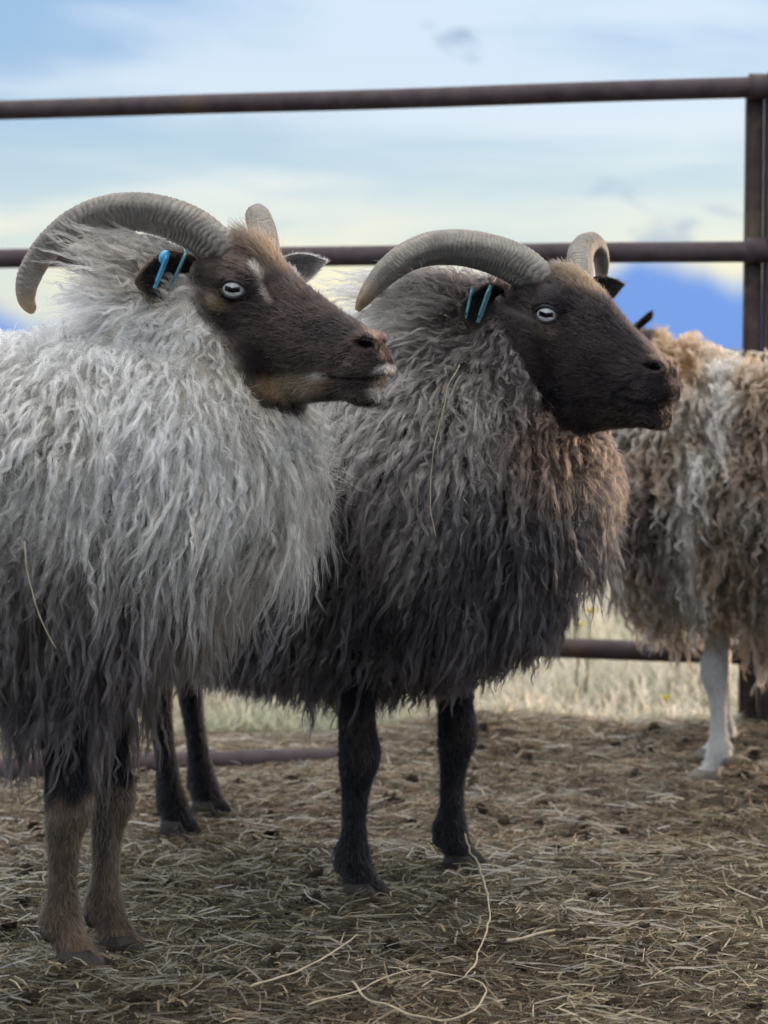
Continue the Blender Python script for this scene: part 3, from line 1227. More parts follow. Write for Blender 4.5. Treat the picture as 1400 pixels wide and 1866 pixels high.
    L = (S['len'](P) * rng.uniform(0.55, 1.35, n)) * (1 - 0.62 * nearface) * (1 - S.get('hem', .2) * sstep(-.35, -.8, Nn[:, 2]))
    lift = S['lift'] * rng.uniform(0.45, 1.35, n) * (1 - 0.5 * nearface) * (0.35 + 1.3 * vnoise(P, 20, 71))
    amp = (0.0008 + 0.0042 * rng.random(n) ** 1.5) * S.get('wave', 1)
    lam = rng.uniform(0.018, 0.060, n) * (1 - 0.3 * nearface)
    w3 = np.stack([vnoise(P, 13, i) - 0.5 for i in (11, 12, 13)], -1)
    flow = nrm(np.array([0, 0, -1.0]) + S['flow'](P, Nn) + w3 * 0.55 + np.stack([vnoise(P, 34, i) - 0.5 for i in (14, 15, 16)], -1) * 0.5 + rng.normal(size=(n, 3)) * 0.12)
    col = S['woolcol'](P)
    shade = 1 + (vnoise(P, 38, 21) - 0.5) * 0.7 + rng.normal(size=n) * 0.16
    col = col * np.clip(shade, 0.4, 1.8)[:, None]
    lockr = rng.uniform(0.003, 0.0062, n) * S.get('lockr', 1)
    pts, rd, c = grow_locks(P, Nn, L, lift, amp, lam, col, S['strands'], lockr, S['rad'], bvh, flow)
    print('locks', n, 'strands', len(pts))
    curves_obj('wool', pts, rd, c, MAT_WOOL, root)
    # loose fine undercoat that breaks the outline
    P, Nn = scatter(V, N, T, lambda a_, b_: wdens(a_, b_) * 2.0)
    n = len(P)
    px_ = H.near_px(P)
    dface = np.where(np.linalg.norm(P - H.A, axis=1) < 0.36, np.abs(px_[:, 0] - np.interp(px_[:, 1], fy, fx)) / H.scale, 0.3)
    nearface = (1 - sstep(0.0, 0.11, dface)) * (px_[:, 1] < S['jawline'] + 60)
    L = S['len'](P) * rng.uniform(0.4, 0.9, n) * (1 - 0.75 * nearface) * (1 - S.get('hem', .2) * sstep(-.35, -.8, Nn[:, 2]))
    flow = nrm(np.array([0, 0, -0.7]) + S['flow'](P, Nn) + rng.normal(size=(n, 3)) * 0.45)
    pts, rd, c = grow_locks(P, Nn, L, np.full(n, S['lift'] * 1.2), np.full(n, 0.003), rng.uniform(0.02, 0.05, n), S['woolcol'](P) * rng.uniform(0.7, 1.5, n)[:, None], 2,
                            np.full(n, 0.004), S['rad'] * 0.8, bvh, flow, K=8, stray=1.0)
    curves_obj('wool', pts, rd, c, MAT_WOOL, root)
    return root


def arr(*c):
    return np.array(c, float)


# ---------------- pale sheep with the white fleece
def sheep_pale():
    f1, f2 = ground_at(119, 1756), ground_at(197, 1708)
    o = (f1 + f2) / 2
    D = (0.99, -0.14)
    H = Head((471, 527), 2.70, 33, 29)
    st = [((365, 480), (360, 570), .035, .1, .1), ((395, 447), (385, 650), .054, .25, .1), ((435, 440), (420, 712), .061, .35, .12), ((473, 455), (455, 738), .062, .42, .12),
          ((508, 482), (500, 743), .055, .42, .2), ((538, 508), (548, 734), .046, .35, .25), ((582, 542), (592, 729), .039, .28, .3), ((627, 574), (636, 729), .035, .2, .28),
          ((660, 594), (665, 726), .034, .2, .25), ((679, 608), (677, 719), .031, .2, .2), ((690, 626), (688, 704), .025, .1, .2), ((698, 644), (696, 684), .014, 0, 0)]
    extra = [((470, 520), .040, (.030, .022, .024)), ((478, 500), .036, (.034, .020, .016)), ((470, 660), .034, (.050, .020, .048)), ((662, 664), .016, (.030, .020, .022)), ((672, 632), .012, (.022, .018, .018)), ((690, 665), .009, (.017, .015, .015)),
             ((652, 706), .009, (.036, .020, .018)), ((540, 600), .024, (.06, .018, .035))]

    def woolcol(P):
        z = P[..., 2]
        up = sstep(0.44, 0.74, z + (vnoise(P, 9, 31) - 0.5) * 0.16)
        c = lerp(arr(.062, .054, .056), arr(.88, .81, .70), up)
        chest = sstep(-0.26, -0.12, P[..., 0]) * sstep(0.36, 0.5, z)
        c = lerp(c, arr(.52, .44, .34), chest * 0.65)
        c = lerp(c, arr(.84, .81, .76), sstep(0.68, 0.78, z) * sstep(-0.30, -0.38, P[..., 0]) * 0.8)
        # dark grey-brown wool behind the ear and below the cheek
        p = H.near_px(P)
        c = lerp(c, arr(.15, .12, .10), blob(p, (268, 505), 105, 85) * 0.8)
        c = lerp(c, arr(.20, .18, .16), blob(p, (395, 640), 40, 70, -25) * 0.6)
        return c

    def facecol(P, p):
        c = np.tile(arr(.021, .016, .0165), P.shape[:-1] + (1,))
        c = lerp(c, arr(.052, .037, .030), sstep(.35, .75, vnoise(P, 26, 3)) * 0.7)
        hf = .35 + .9 * vnoise(P, 420, 2)
        c = lerp(c, arr(.125, .080, .050), blob(p, (505, 455), 75, 42, 35))
        c = lerp(c, arr(.15, .10, .07), blob(p, (425, 452), 30, 16) * .6)
        c = lerp(c, arr(.15, .115, .07), blob(p, (396, 556), 34, 17, 20) * .8)
        c = lerp(c, arr(.42, .38, .33), np.clip(1 - seg_dist(p, [(464, 486), (475, 505), (482, 530), (494, 550)]) / 8, 0, 1) * hf)
        c = lerp(c, arr(.30, .22, .14), blob(p, (530, 706), 95, 32, -3) * .95)
        c = lerp(c, arr(.58, .55, .50), blob(p, (580, 686), 30, 11, -8) * hf)
        c = lerp(c, arr(.035, .028, .028), blob(p, (640, 704), 50, 17) * .9)
        c = lerp(c, arr(.50, .48, .46), blob(p, (704, 673), 34, 13, -18) * hf * .9)
        c = lerp(c, arr(.34, .32, .30), blob(p, (692, 712), 32, 26) * hf * .85)
        c = lerp(c, arr(.14, .085, .065), blob(p, (690, 610), 40, 14, 35) * .7)
        bx = np.interp(p[..., 1], *zip(*FL))
        c = lerp(c, arr(.16, .14, .12), (1 - sstep(0, 28, p[..., 0] - bx)) * .8)
        dm = seg_dist(p, MOUTH)
        c = lerp(c, arr(.008, .006, .006), np.clip(1 - dm / 4.0, 0, 1))
        c = lerp(c, arr(.006, .005, .005), blob(p, (668, 627), 24, 11, 12))
        return c

    def legcol(P):
        t = sstep(.192, .214, P[..., 2] + (vnoise(P, 60, 5) - .5) * .03)
        c = lerp(arr(.115, .080, .056), arr(.006, .006, .008), t)
        front = sstep(.35, .7, vnoise(P, 25, 7))
        return lerp(c, c * 0.45, front * (1 - t) * .7)
    FL = [(400, 345), (480, 345), (545, 348), (580, 366), (620, 400), (660, 424), (700, 440), (740, 476), (760, 540)]
    MOUTH = [(700, 682), (664, 690), (625, 690), (588, 684)]
    eb = H.sag(392, 500) + H.n * .054
    ears = [dict(base=eb, dir=nrm(arr(-.60, -.74, -.12)), face=nrm(arr(.42, -.66, -.20)), L=.092, W=.040, cup=1.1, col=(.014, .011, .011), rim=(.17, .12, .085)),
            dict(base=H.sag(405, 512) - H.n * .048, dir=nrm(-H.n * .80 + H.h * .50 + arr(0, 0, .24)), face=nrm(H.h * .5 + H.n * .75 - arr(0, 0, .2)), L=.114, W=.022, cup=.9, col=(.15, .135, .125), rim=(.42, .37, .33))]
    tags = [dict(a=(308, 459, 2.585), b=(282, 525, 2.585), w=.030, mat=MAT_TAGBLUE, stud=(299, 468, 2.59), turn=7), dict(a=(342, 453, 2.60), b=(312, 522, 2.60), w=.030, mat=MAT_TAGTEAL, turn=3)]
    horn = dict(path=[(420, 478, .008, .023), (394, 449, .024, .0262), (366, 424, .034, .0268), (325, 402, .048, .0268), (275, 387, .066, .0255), (225, 383, .084, .0238), (178, 390, .102, .0218), (135, 408, .118, .0195),
                      (98, 436, .130, .0175), (68, 472, .138, .0158), (50, 510, .142, .0145), (47, 542, .140, .0115), (56, 563, .136, .0075), (60, 571, .135, .0025)], far=[(484, 470, -.030, .017), (484, 448, -.040, .0178), (481, 424, -.058, .0175), (476, 403, -.080, .0165), (471, 391, -.105, .015), (466, 393, -.13, .0125), (462, 405, -.15, .009), (461, 418, -.165, .004)], roll=0.9, amp=.15, gap=1.0)
    return build_sheep(dict(
        label='sheep with a pale grey-white fleece and blue ear tag, foremost of the three', origin=(o[0], o[1]), dir=D, head=H, stations=st, extra=extra, eye=(471, 527), seed=3,
        torso=[(-.74, .56, .05, .05), (-.69, .56, .13, .12), (-.58, .56, .175, .18), (-.40, .56, .18, .20), (-.2, .557, .183, .20), (-.05, .562, .183, .185), (.06, .575, .172, .165), (.14, .598, .142, .135), (.19, .62, .095, .095), (.22, .63, .04, .04)],
        neck=[(350, 900, 2.72, .13), (368, 800, 2.72, .135), (378, 690, 2.72, .118), (365, 600, 2.715, .090), (385, 530, 2.71, .066)],
        blobs=[(335, 515, 2.735, .04, .04, .035), (285, 535, 2.72, .060, .062, .050), (300, 610, 2.72, .085, .085, .07)],
        legs=[(f1, FRONT, D), (f2, FRONT, D), (f1 + arr(-.55, .06, 0), HIND, D), (f2 + arr(-.55, .09, 0), HIND, D)],
        mouth=MOUTH, nostril=((667, 627), 26, 12, 12), folds=[([(640, 640), (615, 660), (600, 690)], 10, -.0022), ([(470, 560), (520, 600), (560, 640)], 16, .002)],
        faceline=FL, jawline=752, legtop=.33, woolcol=woolcol, facecol=facecol, legcol=legcol, lidcol=(.018, .013, .013),
        horn=horn, ears=ears, tags=tags, furdens=900000, tuft=lambda p: blob(p, (480, 445), 90, 40, 30),
        lockdens=15000, len=lambda P: .060 + .055 * sstep(.75, .45, P[..., 2]) + .025 * sstep(-.40, -.2, P[..., 0]) + .045 * sstep(.80, .90, P[..., 2]), lift=.022, flow=lambda P, Nn: arr(-.12, 0, 0) + Nn * .1 + (sstep(.74, .84, P[:, 2]) * sstep(-.20, -.27, P[:, 0]) * sstep(-.46, -.38, P[:, 0]))[:, None] * arr(-.9, -.1, 1.25),
        strands=19, rad=.00020, wave=1.0, lockr=.9, earclear=.016))


# ---------------- dark sheep behind it
def sheep_dark():
    f1, f2 = ground_at(648, 1622), ground_at(826, 1574)
    o = (f1 + f2) / 2
    D = (0.66, -0.75)
    h1, h2 = ground_at(316, 1500), ground_at(372, 1472)
    H = Head((1035, 572), 2.95, 38, 29)
    st = [((950, 515), (945, 610), .035, .1, .1), ((978, 489), (970, 690), .054, .25, .1), ((1015, 486), (1000, 755), .061, .35, .12), ((1050, 497), (1035, 783), .062, .42, .12),
          ((1083, 520), (1075, 787), .055, .42, .2), ((1108, 548), (1112, 781), .046, .35, .25), ((1142, 588), (1148, 779), .039, .28, .3), ((1174, 619), (1176, 777), .035, .2, .28),
          ((1197, 641), (1196, 770), .034, .2, .25), ((1209, 656), (1204, 760), .031, .2, .2), ((1217, 674), (1212, 744), .025, .1, .2), ((1222, 692), (1219, 728), .014, 0, 0)]
    extra = [((1034, 566), .040, (.030, .022, .024)), ((1042, 547), .036, (.034, .020, .016)), ((1035, 700), .034, (.050, .020, .046)), ((1190, 708), .016, (.030, .020, .022)), ((1200, 678), .012, (.022, .018, .018)), ((1214, 710), .009, (.017, .015, .015)),
             ((1180, 749), .009, (.036, .021, .020)), ((1100, 645), .024, (.06, .018, .035))]
    FL = [(440, 905), (520, 908), (580, 908), (620, 932), (660, 956), (700, 975), (740, 992), (780, 1022), (800, 1080)]
    MOUTH = [(1222, 730), (1195, 736), (1160, 733), (1122, 722)]

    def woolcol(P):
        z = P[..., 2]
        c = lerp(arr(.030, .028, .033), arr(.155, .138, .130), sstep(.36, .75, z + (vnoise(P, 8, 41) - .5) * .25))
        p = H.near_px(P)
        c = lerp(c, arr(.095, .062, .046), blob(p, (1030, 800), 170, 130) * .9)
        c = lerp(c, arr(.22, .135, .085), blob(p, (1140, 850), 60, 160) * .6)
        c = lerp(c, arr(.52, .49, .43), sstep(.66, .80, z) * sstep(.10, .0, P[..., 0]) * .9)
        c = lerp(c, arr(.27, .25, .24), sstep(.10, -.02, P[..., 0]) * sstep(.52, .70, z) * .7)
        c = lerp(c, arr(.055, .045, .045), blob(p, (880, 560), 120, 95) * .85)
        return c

    def facecol(P, p):
        c = np.tile(arr(.016, .0125, .014), P.shape[:-1] + (1,))
        c = lerp(c, arr(.036, .027, .026), sstep(.35, .75, vnoise(P, 26, 13)) * .7)
        c = lerp(c, arr(.105, .074, .048), blob(p, (1065, 508), 75, 34, 25) * .8)
        c = lerp(c, arr(.13, .10, .075), blob(p, (1000, 605), 40, 22) * .35)
        c = lerp(c, arr(.10, .065, .05), blob(p, (1205, 655), 40, 13, 40) * .7)
        dm = seg_dist(p, MOUTH)
        c = lerp(c, arr(.006, .005, .005), np.clip(1 - dm / 4.0, 0, 1))
        c = lerp(c, arr(.005, .004, .004), blob(p, (1192, 668), 21, 10, 10))
        return c

    def legcol(P):
        return lerp(arr(.008, .008, .010), arr(.03, .022, .018), sstep(.6, .85, vnoise(P, 22, 15)) * .6)
    eb = H.sag(948, 552) + H.n * .066
    ears = [dict(base=eb, dir=nrm(arr(-.50, -.84, -.06)), face=nrm(arr(.45, -.62, -.30)), L=.088, W=.038, cup=1.1, col=(.010, .009, .011), rim=(.06, .045, .04)),
            dict(base=H.sag(975, 548) - H.n * .048, dir=nrm(-H.n * .80 + H.h * .50 + arr(0, 0, .22)), face=nrm(H.h * .5 + H.n * .75 - arr(0, 0, .2)), L=.108, W=.022, cup=.9, col=(.02, .018, .018))]
    tags = [dict(a=(861, 523, 2.83), b=(849, 580, 2.83), w=.028, mat=MAT_TAGTEAL, turn=3), dict(a=(895, 520, 2.84), b=(871, 588, 2.84), w=.028, mat=MAT_TAGTEAL, turn=9)]
    horn = dict(path=[(998, 530, .008, .023), (974, 503, .024, .0275), (945, 482, .036, .029), (900, 462, .055, .0278), (845, 450, .085, .0262), (792, 451, .112, .0242), (745, 466, .138, .0218), (708, 492, .158, .0190), (680, 522, .172, .0150), (662, 547, .180, .0105), (651, 566, .184, .004)], far=[(1056, 515, -.030, .017), (1059, 490, -.045, .0172), (1058, 467, -.06, .0172), (1063, 450, -.082, .0168), (1077, 441, -.108, .0155), (1091, 452, -.13, .014), (1097, 475, -.145, .012), (1097, 500, -.155, .0095), (1094, 525, -.16, .004)], roll=0.9, amp=.07, gap=.8)
    return build_sheep(dict(
        label='dark brown sheep with a charcoal fleece, standing between the other two', origin=(o[0], o[1]), dir=D, head=H, stations=st, extra=extra, eye=(1035, 572), seed=8,
        torso=[(-.76, .55, .05, .05), (-.70, .53, .12, .12), (-.58, .505, .18, .17), (-.40, .49, .205, .185), (-.2, .492, .212, .19), (-.03, .513, .217, .195), (.09, .528, .206, .185), (.17, .55, .18, .155), (.22, .575, .125, .115), (.25, .59, .05, .05)],
        neck=[(905, 960, 3.0, .13), (915, 850, 2.99, .136), (922, 750, 2.98, .118), (935, 660, 2.965, .092), (965, 580, 2.96, .066)],
        blobs=[(888, 552, 3.02, .042, .035, .036), (815, 590, 2.99, .068, .065, .052), (800, 680, 3.01, .10, .095, .08)],
        legs=[(f1, FRONT, (.8, -.6)), (f2, FRONT, (.85, -.5)), (h1, HIND, D), (h2, HIND, D)],
        mouth=MOUTH, nostril=((1191, 668), 23, 11, 10), folds=[([(1165, 690), (1140, 705), (1128, 722)], 9, -.0025), ([(1010, 700), (1060, 715), (1110, 722)], 9, .0030)],
        faceline=FL, jawline=790, legtop=.34, woolcol=woolcol, facecol=facecol, legcol=legcol, lidcol=(.012, .010, .010),
        horn=horn, ears=ears, tags=tags, furdens=800000, tuft=lambda p: blob(p, (1050, 490), 80, 22, 20) * .35,
        lockdens=12500, len=lambda P: .066 + .04 * sstep(.75, .45, P[..., 2]) + .05 * sstep(.74, .84, P[..., 2]) * sstep(-.02, .05, P[..., 0]), lift=.024, flow=lambda P, Nn: arr(-.15, .05, 0) + Nn * .1 + (sstep(.70, .80, P[:, 2]) * sstep(.16, .10, P[:, 0]) * sstep(-.02, .05, P[:, 0]))[:, None] * arr(-1.3, -.05, 1.05),
        strands=18, rad=.00023, wave=1.1, lockr=.95, hem=.45, earclear=.028))


# ---------------- brown and white sheep at the post
def sheep_brown():
    f1 = ground_at(1306, 1412)
    D = nrm(arr(-.97, .22, 0))
    lt = arr(.22, .97, 0)
    f2 = f1 + lt * .17 + D * 0.005
    o = (f1 + f2) / 2
    Yh = 3.98
    H = Head((1142, 664), Yh, -14, 29, -1)
    src = [((950, 515), (945, 610), .035), ((978, 489), (970, 690), .052), ((1015, 486), (1000, 755), .058), ((1050, 497), (1035, 783), .058), ((1083, 520), (1075, 787), .052), ((1108, 548), (1112, 781), .044),
           ((1142, 588), (1148, 779), .037), ((1174, 619), (1176, 777), .033), ((1197, 641), (1196, 770), .032), ((1210, 655), (1208, 758), .028), ((1218, 674), (1216, 740), .022), ((1221, 692), (1220, 724), .012)]
    k = 2.95 / Yh
    cv = lambda q: (1142 - (q[0] - 1035) * k * 1.2, 664 + (q[1] - 572) * k)
    st = [(cv(a_), cv(b_), w, .3, .15) for a_, b_, w in src]
    FL = [(560, 1190), (640, 1186), (700, 1176), (760, 1150), (800, 1100)]

    def woolcol(P):
        p = project(P)
        m = vnoise(P, 11, 51) * .6 + vnoise(P, 30, 52) * .4
        c = lerp(arr(.040, .030, .026), arr(.18, .13, .093), sstep(.40, .68, m))
        c = lerp(c, arr(.30, .21, .135), sstep(.60, .72, P[..., 2]) * .7)
        band = np.abs(P[..., 0] - (.555 - .055 * sstep(.75, .35, P[..., 2]) + (vnoise(P, 7, 53) - .5) * .10 + (vnoise(P, 26, 54) - .5) * .05))
        c = lerp(c, arr(.60, .57, .52), (1 - sstep(.008, .050, band)) * sstep(.28, .36, P[..., 2]) * .7)
        c = lerp(c, arr(.45, .40, .33), sstep(.64, .74, vnoise(P, 16, 55)) * .4)
        c = lerp(c, arr(.48, .46, .42), (1 - sstep(.02, .06, np.abs(P[..., 0] - .70))) * sstep(.62, .4, P[..., 2]) * .6)
        c = lerp(c, arr(.26, .15, .085), sstep(.34, .24, P[..., 2]) * .5)
        c = lerp(c, arr(.38, .22, .12), blob(p, (1215, 650), 95, 90) * .95)
        return c
    facecol = lambda P, p: np.tile(arr(.035, .027, .024), P.shape[:-1] + (1,))
    legcol = lambda P: lerp(arr(.62, .61, .58), arr(.36, .27, .19), sstep(.27, .35, P[..., 2]))
    ears = [dict(base=at(1150, 600, Yh - .05), dir=nrm(arr(.42, -.55, .42)), face=nrm(arr(.5, -.4, -.5)), L=.062, W=.017, cup=1.1, col=(.02, .017, .016)),
            dict(base=at(1150, 625, Yh + .06), dir=nrm(arr(-.2, .85, .15)), face=nrm(arr(.3, .1, .9)), L=.075, W=.022, cup=1.1, col=(.02, .017, .016))]
    return build_sheep(dict(
        label='brown sheep with white streaked wool and a white foreleg beside the fence post', origin=(o[0], o[1]), dir=D, head=H, stations=st, extra=[], eye=cv((1035, 572)), seed=12, voxel=.007, detail=False,
        torso=[(-.76, .50, .05, .05), (-.70, .50, .14, .12), (-.58, .475, .205, .17), (-.40, .47, .23, .195), (-.2, .465, .235, .20), (-.03, .465, .23, .19), (.08, .478, .212, .17), (.145, .50, .165, .135), (.185, .52, .10, .09), (.205, .53, .04, .04)],
        neck=[(1215, 880, 3.93, .14), (1215, 790, 3.94, .125), (1215, 710, 3.955, .095), (1195, 660, 3.97, .07)],
        legs=[(f1, SLIM, D), (f2, SLIM, D), (f1 - D * .52, HIND, D), (f2 - D * .52, HIND, D)],
        faceline=FL, jawline=800, legtop=.30, woolcol=woolcol, facecol=facecol, legcol=legcol, lidcol=(.012, .010, .010), ears=ears, furdens=350000, tuft=lambda p: np.zeros(p.shape[:-1]),
        lockdens=5200, len=lambda P: .065 + .03 * sstep(.7, .4, P[..., 2]), lift=.028, flow=lambda P, Nn: np.tile(arr(.1, 0, 0), (len(P), 1)) + Nn * .1,
        strands=20, rad=.00036, wave=1.7, lockr=1.7, hoofmat=MAT_HOOFPALE))


sheep_pale()
sheep_dark()
sheep_brown()
#@@SPLIT@@
# ------------------------------------------------------------------ hay litter and field grass
def straw_batch(n, x0, x1, y0, y1, lmin, lmax, rmin, rmax, palette, K=5, tilt=0.12, zoff=0.0, bend=0.14):
    x, y = rng.uniform(x0, x1, n), rng.uniform(y0, y1, n)
    z = ground_z(x, y) + zoff + rng.random(n) ** 2 * 0.010
    a = rng.random(n) * 6.283
    e = rng.normal(size=n) * tilt
    L = rng.uniform(0, 1, n) ** 1.8 * (lmax - lmin) + lmin
    curv = rng.normal(size=n) * bend
    curvz = rng.normal(size=n) * bend * 0.5
    t = np.linspace(-.5, .5, K)
    pts = np.zeros((n, K, 3))
    for k in range(K):
        ak = a + curv * t[k] * 2
        pts[:, k, 0] = x + np.cos(ak) * np.cos(e) * L * t[k]
        pts[:, k, 1] = y + np.sin(ak) * np.cos(e) * L * t[k]
        pts[:, k, 2] = z + np.sin(e) * L * t[k] + curvz * L * (0.25 - t[k] ** 2)
    gz = ground_z(pts[..., 0], pts[..., 1])
    pts[..., 2] = np.maximum(pts[..., 2], gz + 0.001)
    r = rng.uniform(rmin, rmax, n)
    rd = r[:, None] * np.array([.75] + [1.0] * (K - 2) + [.6])[None, :]
    pal = np.array(palette)
    w = rng.random(n)
    c = pal[(w ** 1.0 * len(pal)).astype(int).clip(0, len(pal) - 1)] * rng.uniform(.65, 1.3, n)[:, None]
    return pts, rd, c


DARK = [(.05, .042, .030), (.07, .056, .036), (.095, .078, .048), (.12, .100, .062), (.15, .125, .08), (.085, .078, .05), (.20, .155, .10)]


def build_litter():
    dark = [(q[0] * .26, q[1] * .225, q[2] * .19) for q in DARK]
    pale = [(.18, .14, .08), (.26, .205, .125), (.10, .08, .044), (.36, .31, .22), (.075, .062, .034)]
    rust = [(.068, .040, .022), (.096, .058, .034), (.044, .029, .019), (.135, .092, .055)]
    B = []
    B.append(straw_batch(95000, -.85, .95, 2.15, 3.3, .012, .060, .0004, .0010, dark))
    B.append(straw_batch(60000, -1.05, 1.25, 3.2, 4.42, .015, .07, .0005, .0012, dark + rust))
    B.append(straw_batch(9000, -.85, .95, 2.15, 3.3, .015, .075, .0004, .0012, pale, zoff=.006, tilt=.16))
    B.append(straw_batch(6000, -1.05, 1.25, 3.2, 4.45, .02, .08, .0006, .0014, pale + rust, zoff=.006, tilt=.16))
    B.append(straw_batch(260, -.8, .95, 2.15, 4.3, .07, .15, .0005, .0010, pale, K=5, zoff=.008, tilt=.06, bend=.3))
    o = curves_obj('hay_litter', np.concatenate([b[0] for b in B]), np.concatenate([b[1] for b in B]), np.concatenate([b[2] for b in B]), MAT_STRAW)
    tag(o, 'trampled hay and straw bits covering the pen floor', 'hay', kind='stuff')
    # chopped flat bits
    n = 2600
    x, y = rng.uniform(-.8, .95, n), rng.uniform(2.15, 3.9, n)
    z = ground_z(x, y) + .006 + rng.random(n) * .012
    V, F, C = [], [], []
    for i in range(n):
        a, L, w = rng.random() * 6.283, rng.uniform(.010, .045), rng.uniform(.0012, .0034)
        d, s = arr(math.cos(a), math.sin(a), rng.normal() * .2), arr(-math.sin(a), math.cos(a), rng.normal() * .4)
        c = arr(x[i], y[i], z[i])
        b0 = len(V)
        for t in (-.5, 0, .5):
            lift = arr(0, 0, .12 * L * (1 - abs(t) * 2))
            V += [c + d * L * t + s * w * .5 + lift, c + d * L * t - s * w * .5 + lift, c + d * L * t + lift + arr(0, 0, w * .35)]
        for q in (0, 3):
            F += [(b0 + q, b0 + q + 3, b0 + q + 5, b0 + q + 2), (b0 + q + 2, b0 + q + 5, b0 + q + 4, b0 + q + 1), (b0 + q + 1, b0 + q + 4, b0 + q + 3, b0 + q)]
        col = np.array(pale[rng.integers(len(pale))]) * rng.uniform(.5, 1.25)
        C += [col] * 9
    o = mesh_obj('straw_chaff', V, F, MAT_CHAFF, None, smooth=False, col=np.array(C))
    tag(o, 'short flat chips of pale chopped straw strewn over the hay', 'straw', kind='stuff')
    # dung and soil crumbs
    V, F = [], []
    for i in range(420):
        x_, y_ = rng.uniform(-.8, .95), rng.uniform(2.2, 4.2)
        r = rng.uniform(.004, .013)
        v, f = ellipsoid((x_, y_, float(ground_z(arr(x_), arr(y_))[0]) + r * .55), arr(r, 0, 0), arr(0, r * .85, 0), arr(0, 0, r * .75), 8, 6)
        v = v + (vnoise(v, 150, i % 7)[:, None] - .5) * r * .9
        b0 = len(V)
        V += list(v)
        F += [tuple(q + b0 for q in ff) for ff in f]
    o = mesh_obj('soil_crumbs', V, F, MAT_SOIL)
    tag(o, 'dark crumbs of soil and dung among the hay', 'soil', kind='stuff')


MAT_CHAFF = col_mat('chaff', 0.75, 0.25, 0.2, 200)
build_litter()


def build_grass():
    n = 60000
    u = rng.random(n)
    y = 4.32 + (u ** 2.0) * 14
    x = rng.uniform(-1, 1, n) * (.9 + y * .30) + .1
    z = ground_z(x, y)
    P0 = np.stack([x, y, z], -1)
    m = vnoise(P0, 2.2, 61)
    L = rng.uniform(.03, .11, n) * (.5 + m) * sstep(4.25, 4.9, y + .25)
    a = rng.random(n) * 6.283
    lean = rng.uniform(.1, .9, n)
    t = np.linspace(0, 1, 4)
    pts = np.zeros((n, 4, 3))
    for k in range(4):
        pts[:, k, 0] = x + np.cos(a) * lean * L * t[k] ** 1.6
        pts[:, k, 1] = y + np.sin(a) * lean * L * t[k] ** 1.6
        pts[:, k, 2] = z + L * t[k] * (1 - .3 * lean * t[k])
    rd = np.tile(np.array([.0018, .0016, .0012, .0004]), (n, 1)) * rng.uniform(.6, 1.3, n)[:, None]
    pal = np.array([(.21, .185, .13), (.165, .15, .105), (.12, .13, .085), (.26, .225, .165), (.15, .148, .11)])
    c = pal[rng.integers(0, 5, n)] * rng.uniform(.7, 1.2, n)[:, None]
    g = sstep(.5, .75, vnoise(P0, 1.3, 63))
    c = lerp(c, arr(.15, .19, .085), g * .6)
    o = curves_obj('dry_grass', pts, rd, c, MAT_STRAW)
    tag(o, 'short dry pale grass growing beyond the fence', 'grass', kind='stuff')


build_grass()


def flower(px, py, Y, label):
    c = at(px, py, Y)
    g = float(ground_z(arr(c[0]), arr(c[1]))[0])
    root = empty('yellow_flower', (c[0], c[1], g))
    tag(root, label, 'flower', 'yellow flowers in the field')
    V, F = tube([(c[0] - .01, c[1], g - .01), (c[0] - .004, c[1], (g + c[2]) / 2), (c[0], c[1], c[2])], [.002, .002, .0015], 6)
    mesh_obj('stem', V, F, MAT_STEM, root)
    V, F = [], []
    for i in range(9):
        a = i / 9 * 6.283
        d = arr(math.cos(a), math.sin(a) * .6 - .5, .5)
        s = arr(-math.sin(a), math.cos(a), 0)
        b0 = len(V)
        V += [c, c + d * .010 + s * .004, c + d * .019, c + d * .010 - s * .004]
        F += [(b0, b0 + 1, b0 + 2, b0 + 3)]
    mesh_obj('petal_ring', V, F, MAT_PETAL, root, smooth=False)
    v, f = ellipsoid(c + arr(0, -.002, .003), arr(.006, 0, 0), arr(0, .005, 0), arr(0, 0, .005), 10, 6)
    mesh_obj('flower_centre', v, f, MAT_PETAL, root)


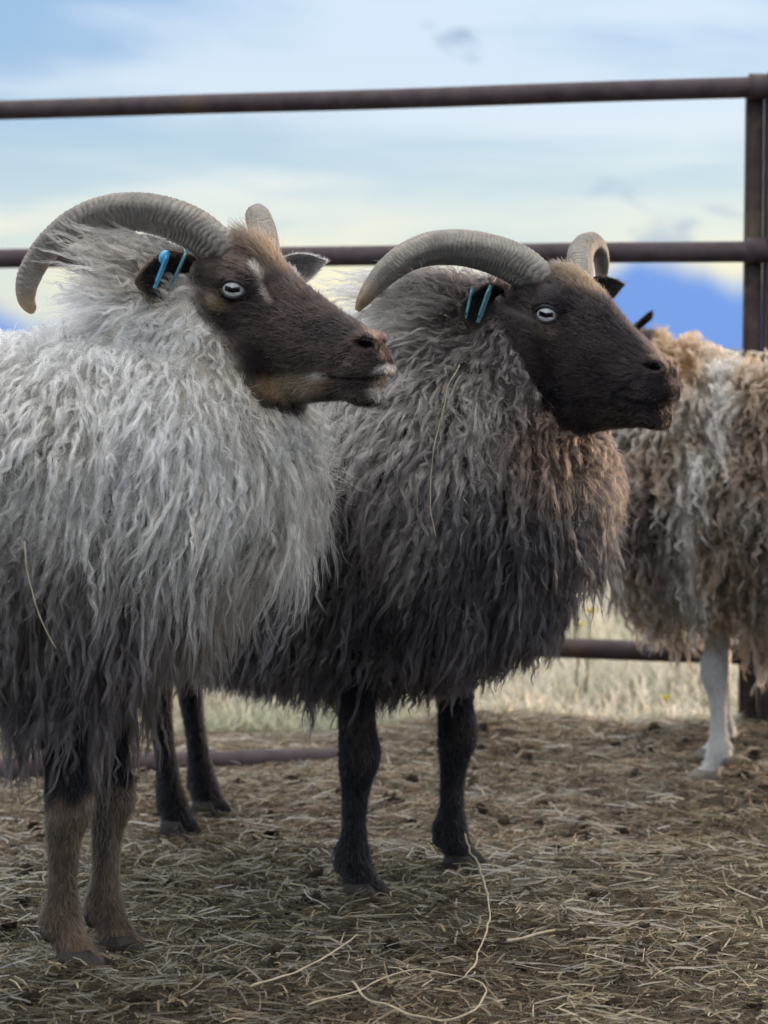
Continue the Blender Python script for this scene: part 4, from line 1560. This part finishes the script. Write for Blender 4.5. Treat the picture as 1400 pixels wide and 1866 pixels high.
MAT_STEM = noise_mat('stem_green', (.08, .12, .04), (.14, .18, .07), 40, .8, .2, .1)
MAT_PETAL = noise_mat('petal_yellow', (.75, .60, .03), (.85, .72, .06), 40, .7, .2, .1)
flower(1076, 1116, 4.72, 'yellow flower nearest the dark sheep, highest of the blurred blooms')
flower(1056, 1141, 4.70, 'yellow flower just above the lowest rail by the dark chest')
flower(1213, 1274, 4.62, 'yellow flower below the lowest rail near the white foreleg')


def stalk(pts, r, label, K=40, taper=.35):
    C = spline(np.array(pts), K)
    C = C + np.stack([vnoise(C, 38, i) - .5 for i in (81, 82, 83)], -1) * .0055
    rad = r * .72 * (1 - taper * np.linspace(0, 1, K)) * (1 + .12 * np.sin(np.linspace(0, 30, K)))
    V, F = tube(C, rad, 8, ref=(.3, .2, .9))
    o = mesh_obj('straw_stalk', V, F, MAT_STALK)
    tag(o, label, 'straw', 'long straw stalks')


def gp(px, py, h):
    p = ground_at(px, py, h)
    return (p[0], p[1], h)


stalk([gp(846, 1520, .050), gp(858, 1550, .050), gp(876, 1590, .045), gp(889, 1635, .040), gp(890, 1690, .030), gp(874, 1735, .024), gp(848, 1782, .018)], .0021,
      'long pale straw stalk rising beside the dark sheep\'s far front hoof')
stalk([gp(640, 1790, .022), gp(672, 1818, .020), gp(730, 1843, .018), gp(800, 1857, .018), gp(850, 1848, .020), gp(882, 1815, .020), gp(884, 1795, .020), gp(850, 1782, .016)], .0019,
      'looped straw stalk curving along the bottom edge of the photo')
stalk([gp(560, 1832, .016), gp(640, 1808, .020), gp(700, 1784, .022), gp(770, 1768, .022), gp(850, 1782, .018)], .0016, 'thin reddish straw stalk running into the looped one')
stalk([gp(455, 1800, .014), gp(560, 1760, .020), gp(655, 1703, .022)], .0020, 'straight straw stalk lying below the dark sheep\'s near front hoof')
stalk([gp(925, 1716, .020), gp(960, 1706, .022), gp(1010, 1694, .02)], .0032, 'short thick pale straw piece lying by the long stalk')
# straws caught in the fleeces
stalk([at(47, 985, 2.475), at(52, 1030, 2.470), at(62, 1090, 2.462), at(78, 1140, 2.458), at(104, 1180, 2.458)], .0011, 'thin dry straw caught in the pale sheep\'s flank wool')
stalk([at(838, 665, 2.77), at(815, 710, 2.765), at(797, 790, 2.757), at(786, 860, 2.755), at(786, 930, 2.757), at(793, 978, 2.760)], .0012, 'long dry straw caught in the dark sheep\'s neck wool')
